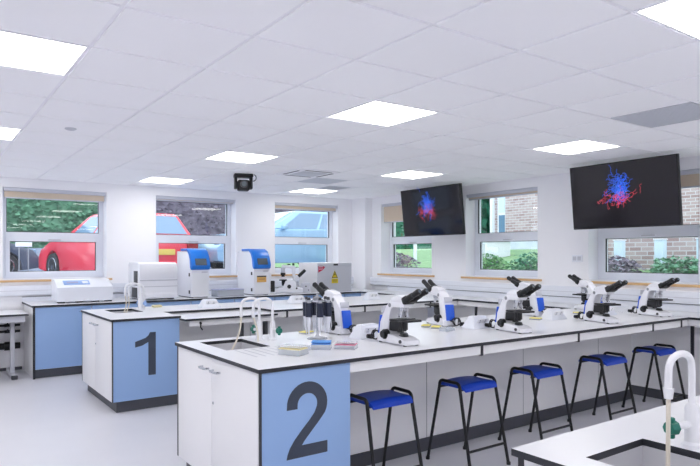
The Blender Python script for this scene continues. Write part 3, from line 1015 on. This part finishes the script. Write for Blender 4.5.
swan_tap((2.0, 3.93, BZ), 'left tap of the pair at the bench 2 sink, hose curving into the basin', .30, .145, (-.29, -.08, -.10), (-1, -.05), lever_dir=(-.2, 1))
swan_tap((2.075, 3.87, BZ), 'right tap of the pair at the bench 2 sink, straight hose into basin', .298, .15, (-.155, -.03, -.12), (-1, .02), lever_dir=(.25, -1))
swan_tap((2.035, 6.93, BZ), 'left white tap at the bench 1 sink with a thin bent hose', .30, .16, (-.21, -.02, -.08), (-1, 0), lever='pastel_blue', lever_dir=(0, 1))
swan_tap((2.09, 6.98, BZ), 'right white tap at the bench 1 sink beside its twin', .29, .17, (-.24, -.05, -.08), (-1, -.1), lever='pastel_blue', lever_dir=(0, -1))
swan_tap((1.985, .93, BZ), 'tall white swan neck tap with green knob at the bottom right sink', .297, .145, (-.150, 0, -.13), (-1, 0), big=1.02, lever_dir=(-1, .15))

# ------------------------------------------------------------------ pipettes on their carousel
CX_, CY_ = 2.36, 3.72
r = thing('pipette_stand', 'chrome and clear carousel stand holding dark pipettes on bench 2', 'pipette stand', (CX_, CY_, BZ))
b = MB(); b.lathe([(.075, 0), (.075, .008), (.02, .02), (.012, .03)], 'clear_plastic', 24); b.build('base', r)
b = MB(); b.cyl((0, 0, .02), (0, 0, .325), .009, 'chrome'); b.build('pole', r)
b = MB(); b.lathe([(.065, .27), (.065, .282)], 'chrome', 24); b.lathe([(.03, .282), (.03, .30), (.01, .31)], 'mid_grey', 20); b.build('carousel', r)
pp = None
for k in range(6):
    a = k * PI / 3 + .2
    if pp is None:
        pp = thing('pipette', 'dark-bodied pipette hanging on the carousel stand', 'pipette', (0, 0, 0), 0, 'pipettes on the carousel stand')
        b = MB(); b.cyl((0, 0, .165), (0, 0, .265), .024, 'navy', r1=.026); b.cyl((0, 0, .265), (0, 0, .285), .011, 'light_grey'); b.cyl((0, 0, .285), (0, 0, .305), .013, 'dark_grey', r1=.010); b.build('handle', pp)
        b = MB(); b.cyl((0, 0, .165), (0, 0, .07), .019, 'upvc', r1=.011); b.cyl((0, 0, .07), (0, 0, .035), .006, 'upvc', r1=.003, n=8); b.build('shaft', pp)
        b = MB(); b.tube([(.018, 0, .16), (.024, 0, .10), (.014, 0, .06)], .004, 'light_grey', 6); b.build('tip_ejector', pp)
        pp.location = (CX_ + .083 * math.cos(a), CY_ + .083 * math.sin(a), BZ); pp.rotation_euler = (0, 0, a)
    else: dup(pp, (CX_ + .083 * math.cos(a), CY_ + .083 * math.sin(a), BZ), a)

# pipette tip boxes
def tip_box(loc, rz, tint, lab, sx=.13, sy=.085, h=.045, op='clear_plastic'):
    r = thing('pipette_tip_box', lab, 'tip box', loc, rz)
    b = MB(); b.grid([-sx / 2, -sx / 2 + .003, sx / 2 - .003, sx / 2], [-sy / 2, -sy / 2 + .003, sy / 2 - .003, sy / 2], lambda i, j: not (i == 1 and j == 1), 0, h * .62, op, op); b.box(-sx / 2, sx / 2, -sy / 2, sy / 2, 0, .003, op); b.build('tray', r)
    b = MB(); b.box(-sx / 2 + .002, sx / 2 - .002, -sy / 2 + .002, sy / 2 - .002, h * .62, h * .72, tint, .001)
    for i in range(8):
        for j in range(5):
            x = -sx / 2 + .014 + i * (sx - .028) / 7; y = -sy / 2 + .012 + j * (sy - .024) / 4
            b.cyl((x, y, h * .7), (x, y, h * .82), .0032, tint, n=6)
    b.build('tip_rack', r)
    b = MB(); b.box(-sx / 2, sx / 2, -sy / 2, sy / 2, h * .84, h, 'clear_plastic' if tint != 'tip_blue' else tint, .003); b.build('lid', r)
tip_box((1.87, 3.22, BZ), math.radians(-62), 'tip_cream', 'clear pipette tip box with cream rack, nearest the sink on bench 2', .15, .11, .055)
tip_box((2.125, 3.30, BZ), math.radians(-40), 'tip_blue', 'pipette tip box with blue lid in front of the pipette stand', .125, .085, .052)
tip_box((2.265, 3.22, BZ), math.radians(-50), 'tip_pink', 'pipette tip box with pink rack beside the blue-lidded one', .135, .095, .042)
tip_box((2.01, 3.32, BZ), math.radians(-50), 'clear_plastic', 'empty clear plastic box between the cream and blue tip boxes', .07, .05, .03)
# small yellow slide boxes
ysp = [(2.45, 4.02, 'small yellow slide box behind the pipette stand'), (3.50, 3.80, 'yellow slide box left of the second back-row microscope, the farther of two'), (3.50, 3.68, 'yellow slide box left of the second back-row microscope, the nearer of two'),
       (4.72, 3.62, 'yellow slide box beside the half-hidden back-row microscope'), (5.55, 3.72, 'yellow slide box seen behind the third front-edge microscope')]
yb = None
for x, y, lab in ysp:
    if yb is None:
        yb = thing('slide_box', lab, 'slide box', (x, y, BZ), .3, 'yellow slide boxes on bench 2')
        b = MB(); b.box(-.05, .05, -.035, .035, 0, .012, 'clear_plastic', .002); b.build('tray', yb)
        b = MB(); b.box(-.05, .05, -.035, .035, .0125, .02, 'yellow', .002); b.build('lid', yb)
    else: dup(yb, (x, y, BZ), .3 + x, lab)
tip_box((3.45, 3.50, BZ), math.radians(10), 'clear_plastic', 'low clear plastic box below the yellow slide boxes', .12, .07, .03)
b = MB(); b.box(-.05, .05, -.04, .04, 0, .025, 'yellow', .004)
o = b.build('sponge'); o.location = (2.30, 7.16, BZ); tag(o, 'pale yellow sponge on bench 1 right of the taps', 'sponge')
o.data.materials[0] = M['tip_cream']

# ------------------------------------------------------------------ instruments on the far wall bench
# thermal printer style box
r = thing('bench_analyser', 'low wide white instrument with blue control strip under the leftmost window', 'instrument', (1.80, 8.45, BZ))
b = MB()
b.prism([(.0, .02), (.0, .20), (.04, .215), (.22, .30), (.42, .30), (.42, .02)], -.355, .33, 'upvc', 'x', .008)
b.build('body', r)
b = MB()
th = math.atan2(.085, .18)
T = Matrix.Translation((0, .13, .2575)) @ Matrix.Rotation(th, 4, 'X')
b.box(-.26, .06, -.06, .06, -.001, .004, 'pastel_blue', .002, T)
b.box(-.22, -.08, -.02, .02, .004, .006, 'lilac', 0, T); b.box(-.03, .04, -.03, .03, .004, .006, 'upvc', 0, T)
b.build('control_panel', r, label='blue and white control panel')
for x in (-.3, -.08, .12, .28):
    b = MB(); b.box(x - .04, x + .04, .02, .12, 0, .02, 'black', .003); b.build('foot', r)

# hooded white box
r = thing('gel_imager', 'large white hooded instrument with dark side vents behind the bench 1 taps', 'instrument', (2.71, 8.36, BZ))
b = MB()
b.prism([(0, .02), (0, .27), (.005, .285), (.0, .30), (.0, .44), (.03, .50), (.08, .515), (.50, .515), (.52, .49), (.52, .02)], -.26, .27, 'scope_white', 'x', .008)
b.box(-.255, .265, -.012, .0, .265, .28, 'light_grey', .003); b.box(-.255, .265, -.02, .0, .03, .10, 'scope_white', .01); b.box(-.255, .265, -.006, 0, .18, .19, 'light_grey')
b.build('body', r)
b = MB(); b.box(-.264, -.259, .08, .26, .20, .40, 'dark_grey', .002); b.box(-.264, -.259, .10, .36, .03, .17, 'dark_grey', .002)
b.build('side_vent', r)
for x in (-.2, .2):
    b = MB(); b.box(x - .03, x + .03, .03, .47, 0, .02, 'black', .004); b.build('foot', r)

def hooded(x, lab, labels):
    r = thing('cell_counter', lab, 'instrument', (x, 8.40, BZ), 0, 'tall blue-hooded instruments on the far bench')
    b = MB()
    b.prism([(.0, .012), (.0, .40), (.03, .43), (.09, .60), (.14, .655), (.20, .675), (.58, .675), (.58, .012)], -.14, .14, 'scope_white', 'x', .01)
    b.build('body', r)
    b = MB()   # blue hood wrapping the sloped front
    pr_ = [(-.03, .43), (-.035, .47), (-.02, .52), (.02, .61), (.07, .675), (.16, .715), (.42, .715), (.42, .68), (.16, .68), (.10, .63), (.06, .56), (.04, .44), (.01, .405), (-.015, .41)]
    b.prism(pr_, -.145, .145, 'hood_blue', 'x', .012)
    h = b.build('hood', r, label='bright blue curved hood')
    b = MB()
    T = Matrix.Translation((0, -.028, .515)) @ Matrix.Rotation(-math.atan2(.03, .09), 4, 'X')
    b.box(-.085, .085, -.006, .006, -.045, .055, 'lcd', .003, T); b.build('display', h, label='grey display')
    b = MB(); b.box(-.1395 - .004, -.139, .04, .09, .31, .36, 'black', .002); b.box(-.1395 - .004, -.139, .04, .09, .06, .11, 'black', .002); b.build('side_latch', r)
    b = MB(); b.box(-.12, .12, -.003, .0, .03, .36, 'tap_white', .001); b.box(.02, .11, -.005, -.003, .368, .374, 'mid_grey'); b.build('front_door', r)
    if labels:
        b = MB(); b.box(-.085, .075, -.006, -.003, .20, .30, 'orange_label'); b.box(-.085, .075, -.007, -.006, .28, .30, 'dark_grey'); b.box(-.06, .05, -.007, -.006, .245, .25, 'dark_grey'); b.build('caution_label', r)
    for sx in (-.11, .11):
        b = MB(); b.box(sx - .02, sx + .02, .04, .54, 0, .012, 'dark_grey'); b.build('foot', r)
hooded(3.33, 'tall white instrument with blue hood in front of the second window', False)
hooded(4.32, 'tall white instrument with blue hood and orange caution label', True)

r = thing('laptop_cart', 'flat lilac and clear tray box between the two blue-hooded instruments', 'tray', (3.80, 8.50, BZ))
r.name = 'storage_tray'
b = MB(); b.grid([-.21, -.2, .2, .21], [-.12, -.11, .11, .12], lambda i, j: not (i == 1 and j == 1), 0, .10, 'clear_plastic', 'clear_plastic'); b.box(-.21, .21, -.12, .12, 0, .004, 'clear_plastic'); b.build('tray', r)
b = MB()
for i, mm in enumerate(['lilac', 'upvc', 'navy', 'lilac']): b.box(-.19 + .01 * i, .18 - .02 * (i % 2), -.10, .10, .006 + i * .022, .024 + i * .022, mm, .003)
b.build('contents', r)
b = MB(); b.box(-.215, .215, -.125, .125, .10, .108, 'lilac', .003); b.build('lid', r)

# inverted microscope
r = thing('inverted_microscope', 'white inverted microscope with black parts left of the grey warning-sign cabinet', 'microscope', (4.93, 8.62, BZ), math.radians(-30))
b = MB(); b.prism([(-.22, .01), (-.22, .07), (-.10, .10), (-.06, .20), (.10, .20), (.12, .10), (.22, .08), (.22, .01)], -.09, .09, 'scope_white', 'y', .008); b.build('base', r)
b = MB(); b.box(-.16, -.04, -.10, .10, .205, .222, 'black', .003); b.build('stage', r)
b = MB(); b.prism([(.06, .20), (.10, .20), (.10, .44), (-.12, .46), (-.12, .42), (.04, .40)], -.03, .03, 'scope_white', 'y', .006); ar = b.build('illumination_arm', r)
b = MB(); b.cyl((-.10, 0, .42), (-.10, 0, .33), .034, 'light_grey'); b.cyl((-.10, 0, .33), (-.10, 0, .29), .04, 'black'); b.cyl((-.10, 0, .30), (-.10, 0, .265), .026, 'black'); b.build('condenser', ar)
b = MB(); b.box(-.03, .02, -.028, .028, .455, .475, 'black', .003); b.box(.05, .085, -.02, .02, .45, .485, 'black', .003); b.build('filter_slider', ar)
b = MB()
b.box(.10, .18, -.05, .05, .22, .29, 'scope_white', .01)
b.build('binocular_head', r)
for y in (-.045, .045):
    b = MB(); b.cyl((.15, y, .27), (.245, y, .36), .026, 'black'); b.cyl((.245, y, .36), (.26, y, .375), .024, 'black'); b.build('eyepiece', r)
b = MB(); b.cyl((-.09, 0, .205), (-.09, 0, .12), .035, 'black', r1=.03); b.build('objective_turret', r)
b = MB(); b.cyl((.0, -.09, .11), (.0, -.13, .11), .032, 'black'); b.build('focus_knob', r)
b = MB(); b.cyl((.12, -.09, .08), (.12, -.11, .08), .014, 'black'); b.build('power_knob', r)
b = MB(); b.box(-.30, -.235, -.05, .05, .02, .20, 'black', .008); b.build('camera_module', r)
b = MB(); b.box(.20, .34, -.06, .08, .01, .16, 'light_grey', .006); b.cyl((.27, -.06, .11), (.27, -.072, .11), .012, 'dark_grey'); b.cyl((.31, -.06, .05), (.31, -.072, .05), .009, 'dark_grey'); b.build('power_supply', r)

# grey cabinet with warning sign
r = thing('safety_cabinet', 'pale grey box cabinet with yellow warning triangle and red corner label', 'cabinet', (5.65, 8.36, BZ))
b = MB(); b.box(-.34, .34, .012, .60, 0, .49, 'cab_white', .006); b.build('body', r)
b = MB(); b.box(-.34, .34, 0, .0115, .0, .485, 'light_grey', .003); fr_ = b.build('front_door', r)
b = MB(); b.box(-.338, .338, -.006, .0, .438, .485, 'tile_grey', .002); b.build('top_rail', fr_)
b = MB(); b.box(-.03, .06, -.011, -.006, .443, .472, 'black', .002); b.build('latch', fr_)
b = MB(); b.prism([(-.325, .475), (-.19, .42), (-.24, .37), (-.325, .33)], -.0012, .0, 'red_label', 'y'); b.box(-.315, -.235, -.0018, -.0012, .42, .43, 'upvc'); b.box(-.315, -.235, -.0018, -.0012, .385, .392, 'upvc'); b.build('red_label', fr_, label='red corner label')
b = MB()
b.prism([(-.065, .235), (.065, .235), (0, .365)], -.0016, 0, 'yellow_sign', 'y')
b.box(-.065, .065, -.0016, 0, .15, .225, 'yellow_sign')
tri = [(-.058, .238), (.058, .238), (0, .356)]; tin = [(-.042, .247), (.042, .247), (0, .337)]
for i in range(3):
    j = (i + 1) % 3
    b.prism([tri[i], tri[j], tin[j], tin[i]], -.0024, -.0016, 'black', 'y')
b.prism([(.004, .325), (-.015, .285), (.0, .287), (-.006, .255), (.016, .295), (.001, .293)], -.0024, -.0016, 'black', 'y')
for z, w_ in ((.205, .045), (.188, .05), (.17, .035)): b.box(-w_, w_, -.0024, -.0016, z - .003, z + .003, 'dark_grey')
b.build('warning_sign', fr_, label='yellow electrical warning sign')

# ------------------------------------------------------------------ outside
b = MB()
b.box(-14, 24, Y1 + WT, 40, .75, .95, 'asphalt')
b.add([(-14, 19.4, .951), (9, 19.4, .951), (9, 20.2, 1.62), (-14, 20.2, 1.62), (-14, 40, 1.9), (9, 40, 1.9)], [[0, 1, 2, 3], [3, 2, 5, 4]], 'asphalt')
b.prism([(11.0, .9), (11.4, 1.14), (15.2, 1.14), (15.6, .9)], 5.2, 9.2, 'asphalt', 'x')
struct(b.build('ground_car_park'))
b = MB()
b.add([(X1 + WT, -12, .95), (9.2, -12, 1.15), (14.5, -12, 1.75), (22, -12, 1.9), (X1 + WT, Y1 + WT, .95), (9.2, Y1 + WT, 1.15), (14.5, Y1 + WT, 1.75), (22, Y1 + WT, 1.9),
       (X1 + WT, -12, .4), (22, -12, .4), (X1 + WT, Y1 + WT, .4), (22, Y1 + WT, .4)],
      [[0, 1, 5, 4], [1, 2, 6, 5], [2, 3, 7, 6], [8, 10, 11, 9], [8, 0, 4, 10], [3, 9, 11, 7]], 'lawn')
b.add([(9.2, 9.46, 1.15), (14.5, 9.46, 1.75), (30, 9.46, 1.9), (9.2, 40, 1.15), (14.5, 40, 1.75), (30, 40, 1.9)], [[0, 1, 4, 3], [1, 2, 5, 4]], 'lawn')
struct(b.build('ground_lawn'))

def shrub(name, lab, cat, loc, rx, ry, rz_, mleaf, n=900, ls=.06, group=None, stem=True, core=None):
    rnd = random.Random(hash((round(loc[0], 2), round(loc[1], 2))) & 0xffff)
    r = thing(name, lab, cat, loc, 0, group)
    b = MB()
    for _ in range(n):
        while True:
            p = Vector((rnd.uniform(-1, 1), rnd.uniform(-1, 1), rnd.uniform(-.9, 1)))
            if .45 < p.length < 1.08: break
        k = 1 + .12 * math.sin(5 * p.x + 3 * p.z) + .1 * math.sin(7 * p.y - 4 * p.z)
        c_ = Vector((p.x * rx * k, p.y * ry * k, rz_ + p.z * rz_ * k))
        if c_.z < .02: c_.z = .02
        q = Matrix.Rotation(rnd.uniform(0, 6.3), 4, 'Z') @ Matrix.Rotation(rnd.uniform(-1.3, 1.3), 4, 'X')
        l_ = ls * rnd.uniform(.6, 1.4)
        vs = [c_ + q @ Vector(v) for v in ((-l_ / 2, 0, 0), (0, -l_ * .32, .1 * l_), (l_ / 2, 0, 0), (0, l_ * .32, .1 * l_))]
        b.add(vs, [[0, 1, 2, 3]], mleaf)
    if core:
        bm = bmesh.new(); bmesh.ops.create_icosphere(bm, subdivisions=3, radius=1)
        for v in bm.verts:
            k = 1 + .12 * math.sin(5 * v.co.x + 3 * v.co.z) + .1 * math.sin(7 * v.co.y - 4 * v.co.z)
            v.co = Vector((v.co.x * rx * .8 * k, v.co.y * ry * .8 * k, rz_ + v.co.z * rz_ * .82 * k))
            v.co.z = max(v.co.z, .01)
        b.bm(bm, core, True)
    b.build('foliage', r)
    b = MB()
    for i in range(5):
        a = i * 1.26
        b.tube([(0, 0, -.05), (math.cos(a) * rx * .3, math.sin(a) * ry * .3, rz_ * .8), (math.cos(a) * rx * .6, math.sin(a) * ry * .6, rz_ * 1.4)], [.03, .02, .01], 'twig', 5)
    b.build('stem', r)
    return r

def hedge(name, lab, x0, x1, y0, y1, z0, z1, mleaf, n, ls, seed):
    rnd = random.Random(seed)
    b = MB()
    b.box(x0 + .15, x1 - .15, y0 + .15, y1 - .15, z0, z1 - .15, mleaf)
    for _ in range(n):
        x = rnd.uniform(x0, x1)
        if rnd.random() < .75: y = y0 + rnd.random() ** 2 * .5; z = rnd.uniform(z0, z1)
        else: y = rnd.uniform(y0, y1); z = z1 - rnd.random() * .3
        z += .15 * math.sin(x * 2.3)
        q = Matrix.Rotation(rnd.uniform(0, 6.3), 4, 'Z') @ Matrix.Rotation(rnd.uniform(-1.4, 1.4), 4, 'X')
        l_ = ls * rnd.uniform(.6, 1.5)
        vs = [Vector((x, y, z)) + q @ Vector(v) for v in ((-l_ / 2, 0, 0), (0, -l_ * .35, .1 * l_), (l_ / 2, 0, 0), (0, l_ * .35, .1 * l_))]
        b.add(vs, [[0, 1, 2, 3]], mleaf)
    o = b.build(name); tag(o, lab, 'hedge'); return o
hedge('hedge', 'tall green hedge beyond the parked red car, seen through the leftmost window', -5, 6.2, 22, 24, 1.6, 5.2, 'leaf', 16000, .15, 2)
hedge('hedge', 'bare reddish twig hedge outside the second and third windows', 6.3, 17, 20.5, 22, .95, 4.2, 'twig', 9000, .13, 3)
b = MB(); b.box(-6, 6.2, 20.6, 20.9, 1.62, 1.76, 'kerb'); tag(b.build('kerb'), 'low pale kerb behind the parked cars', 'kerb')

def car(loc, rz, paint, lab, scale=1.0):
    """local: nose to +y, rear face at y=0, width along x centred, z=0 ground"""
    r = thing('car', lab, 'car', loc, rz)
    L, W2 = 4.1, .86
    body = [(.0, .35), (-.02, .55), (.02, .92), (.06, .98), (1.0, 1.0), (2.75, .98), (3.55, .86), (3.98, .70), (4.08, .5), (4.05, .28), (3.7, .2), (3.62, .2), (.45, .2), (.1, .24)]
    b = MB()
    # lower body with wheel arches cut in the outline
    def arch(cy): return [(cy + .37 * math.cos(a), .31 + .37 * math.sin(a)) for a in [PI * i / 8 for i in range(9)] if .31 + .37 * math.sin(a) > .2]
    prof = [(.02, .3), (-.03, .5), (.0, .72), (.03, .92), (.10, .99), (1.2, 1.01), (2.80, .99), (3.45, .88), (3.90, .72), (4.06, .52), (4.04, .26)] + [(3.66, .2)] + arch(3.27) + [(2.88, .2), (1.12, .2)] + arch(.74) + [(.36, .2), (.06, .24)]
    # arches run from front to rear: arch() starts at +radius (front side)
    b.prism(prof, -W2, W2, paint, 'x', .03, smooth=False)
    bo = b.build('body', r)
    def cabin(m, y0, y1, y2, y3, z0, z1, wl, wh):
        vs = [(-wl, y0, z0), (wl, y0, z0), (wl, y3, z0), (-wl, y3, z0), (-wh, y1, z1), (wh, y1, z1), (wh, y2, z1), (-wh, y2, z1)]
        bm = bmesh.new(); V = [bm.verts.new(v) for v in vs]
        for q in ([3, 2, 1, 0], [4, 5, 6, 7], [0, 1, 5, 4], [1, 2, 6, 5], [2, 3, 7, 6], [3, 0, 4, 7]): bm.faces.new([V[i] for i in q])
        bmesh.ops.bevel(bm, geom=list(bm.edges), offset=.05, segments=3, affect='EDGES')
        bb = MB(); bb.bm(bm, m, True); return bb
    cabin(paint, .08, .40, 1.95, 2.90, .96, 1.46, .80, .60).build('cabin', r)
    # glass panels laid on the cabin faces
    def lerp4(q, u, v):
        a = Vector(q[0]).lerp(Vector(q[1]), u); c_ = Vector(q[3]).lerp(Vector(q[2]), u); return a.lerp(c_, v)
    def panel(q, u0, u1, v0, v1, outward, name):
        P = [lerp4(q, u0, v0), lerp4(q, u1, v0), lerp4(q, u1, v1), lerp4(q, u0, v1)]
        n_ = Vector(outward).normalized() * .006
        vs = [p + n_ for p in P] + [p - n_ for p in P]
        bb = MB(); bb.add(vs, [[0, 1, 2, 3], [7, 6, 5, 4], [0, 4, 5, 1], [1, 5, 6, 2], [2, 6, 7, 3], [3, 7, 4, 0]], 'car_glass'); bb.build(name, r)
    rear = [(-.80, .08, .96), (.80, .08, .96), (.60, .40, 1.46), (-.60, .40, 1.46)]
    panel(rear, .08, .92, .12, .88, (0, -1, .6), 'rear_window')
    front = [(-.80, 2.90, .96), (.80, 2.90, .96), (.60, 1.95, 1.46), (-.60, 1.95, 1.46)]
    panel(front, .07, .93, .1, .92, (0, .5, 1), 'windscreen')
    for sx in (-1, 1):
        side = [(sx * .80, .08, .96), (sx * .80, 2.90, .96), (sx * .60, 1.95, 1.46), (sx * .60, .40, 1.46)]
        panel(side, .16, .47, .12, .88, (sx, 0, .4), 'rear_side_window')
        panel(side, .50, .86, .12, .88, (sx, 0, .4), 'front_side_window')
        bb = MB(); bb.box(sx * .90 - .07, sx * .90 + .07, 2.35, 2.47, .98, 1.08, paint, .02); bb.build('door_mirror', r)
        bb = MB(); bb.box(sx * .70 - .13, sx * .70 + .13, -.035, .05, .66, .92, 'lamp_red', .02); bb.build('tail_lamp', r)
        bb = MB(); bb.box(sx * .66 - .16, sx * .66 + .16, 3.84, 3.99, .60, .74, 'car_glass', .03); bb.build('headlamp', r)
        for cy in (.74, 3.27):
            T = Matrix.Translation((sx * .76, cy, .31)) @ Matrix.Rotation(PI / 2, 4, 'Y')
            bb = MB()
            bb.lathe([(.20, -.1), (.31, -.1), (.32, -.06), (.32, .06), (.31, .1), (.20, .1)], 'tyre', 28, T)
            wh = bb.build('wheel', r)
            bb = MB()
            bb.cyl((0, 0, sx * .06), (0, 0, sx * .075), .20, 'dark_grey', n=24, T=T)
            for k in range(10):
                T2 = T @ Matrix.Rotation(k * PI / 5, 4, 'Z')
                bb.box(.03, .205, -.018, .018, min(sx * .08, sx * .10), max(sx * .08, sx * .10), 'chrome', .004, T2)
            bb.lathe([(.05, sx * .075), (.05, sx * .106)], 'chrome', 16, T)
            bb.tube([(.205 * math.cos(t), .205 * math.sin(t), sx * .095) for t in [i * PI / 12 for i in range(24)]], .012, 'chrome', 6, T, closed=True)
            bb.build('wheel_rim', wh)
    bb = MB(); bb.box(-.26, .26, -.04, -.02, .58, .70, 'plate', .003); bb.build('number_plate', r)
    bb = MB(); bb.box(-.84, .84, -.06, .02, .26, .46, paint, .03); bb.build('rear_bumper', r)
    return r
car((4.08, 12.3, .95), math.radians(13), 'car_red', 'bright red hatchback parked outside the first and second windows')
car((9.35, 13.25, 1.14), math.radians(90), 'car_silver', 'pale blue-silver car parked outside the third window')
car((-1.5, 18.2, .952), math.radians(-90), 'car_grey', 'dark grey car at the far left behind the red car')
b = MB(); b.box(1.92, 2.28, 16.6, 16.63, 1.74, 1.85, 'upvc', .004); b.cyl((2.0, 16.62, .95), (2.0, 16.62, 1.75), .015, 'mid_grey'); b.cyl((2.2, 16.62, .95), (2.2, 16.62, 1.75), .015, 'mid_grey')
tag(b.build('sign_board'), 'small white sign board outside the leftmost window left of the red car', 'sign')

# brick building across the lawn
r = thing('brick_building', 'pale brick building across the lawn outside the right-hand windows', 'building', (14, 4, 1.2))
off = (14, 4, 1.2)
us = [-14, 11.75, 12.35, 12.9]
b = MB(); b.grid([-14, 11.80, 12.14, 12.22], [1.2, 1.9, 3.6, 7.5], lambda i, j: not (i == 1 and j == 1), 14, 15, 'brick', 'brick', axis='x'); offset(b, off).build('wall', r)
b = MB(); b.box(14.05, 14.12, 11.80, 12.14, 1.9, 3.6, 'upvc'); b.box(14.04, 14.05, 11.86, 12.08, 1.98, 2.7, 'car_glass'); b.box(14.04, 14.05, 11.86, 12.08, 2.78, 3.52, 'pvc_blue'); offset(b, off).build('window', r)
b = MB(); b.box(13.9, 14.0, -14, 12.2, 1.2, 1.95, 'fence_panel'); offset(b, off).build('rendered_base', r)
b = MB(); b.box(13.9, 14.0, 12.2, 12.3, 1.2, 4.5, 'upvc'); offset(b, off).build('corner_post', r)
r = thing('conifer', 'dark green conifer left of the brick building outside the middle window', 'tree', (14.6, 13.45, 1.7))
b = MB()
rnd = random.Random(4)
for _ in range(1600):
    h_ = rnd.random(); a = rnd.uniform(0, 2 * PI); rr_ = (1 - h_ * .85) * .9 * rnd.uniform(.6, 1)
    c_ = Vector((math.cos(a) * rr_, math.sin(a) * rr_, .2 + h_ * 4))
    q = Matrix.Rotation(a, 4, 'Z') @ Matrix.Rotation(rnd.uniform(0, 1), 4, 'Y')
    l_ = .2
    b.add([c_ + q @ Vector(v) for v in ((-l_, 0, 0), (0, -l_ * .4, 0), (l_, 0, 0), (0, l_ * .4, 0))], [[0, 1, 2, 3]], 'conifer')
b.cyl((0, 0, 0), (0, 0, 4), .6, 'conifer', r1=.1)
b.build('foliage', r)
b = MB(); b.cyl((0, 0, -.1), (0, 0, 1), .12, 'twig'); b.build('trunk', r)
b = MB(); b.box(11.4, 12.3, 10.2, 10.75, 1.3, 1.86, 'upvc', .02); b.box(11.38, 11.4, 10.25, 10.7, 1.4, 1.8, 'light_grey'); b.box(11.35, 12.35, 10.15, 10.8, 1.86, 1.9, 'light_grey', .01)
tag(b.build('utility_box'), 'white utility box on the lawn outside the window between the televisions', 'utility box')

sh = [((9.0, 8.1), .42, .48, .2, 'leaf_light', 'left-hand leafy shrub close outside the middle right-wall window'), ((9.1, 6.95), .45, .48, .20, 'leaf', 'darker leafy shrub close outside the middle right-wall window'),
      ((8.9, 10.8), .5, .7, .22, 'twig', 'grey-brown twiggy shrub outside the window behind the left television'), ((9.1, 5.5), .4, .42, .18, 'twig', 'brown shrub outside the right-edge window, left of the fence posts'),
      ((9.1, 4.4), .42, .42, .17, 'leaf', 'low shrub outside the window under the right television'), ((9.1, 3.3), .4, .42, .18, 'twig_grey', 'grey shrub outside the rightmost window corner')]
for (p, rx, ry, rz_, ml, lab) in sh:
    shrub('shrub', lab, 'shrub', (p[0], p[1], 1.12), rx, ry, rz_, ml, 1100, .07, 'shrubs outside the right wall')
b = MB(); b.box(10.15, 10.4, -2.0, 6.25, 1.15, 1.92, 'brick'); b.box(10.12, 10.43, -2.0, 6.27, 1.92, 1.98, 'fence_panel', .008)
tag(b.build('garden_wall'), 'low pale brick garden wall outside the window behind the right television', 'garden wall')
for i, y in enumerate((5.75, 5.05, 4.4, 3.75, 3.1)):
    b = MB(); b.box(-.07, .07, -.07, .07, 0, .60, 'pvc_blue', .01)
    b.box(-.08, .08, -.08, .08, .60, .62, 'upvc', .004)
    o = b.build('fence_post'); o.location = (9.75, y, 1.15)
    tag(o, 'short pale fence post outside the right-edge window', 'fence post', 'pale fence posts')
b = MB(); b.cyl((0, 0, 0), (0, 0, 1.6), .05, 'upvc'); b.lathe([(.06, 1.6), (.06, 1.64)], 'upvc', 12)
o = b.build('lamp_post'); o.location = (11.2, 12.6, 1.3); tag(o, 'thin white post on the lawn outside the window behind the left television', 'post')
hedge('hedge', 'dark distant hedge beyond the lawn outside the leftmost right-wall window', 16, 30, 26, 27.5, 1.5, 3.6, 'conifer', 1800, .25, 9)
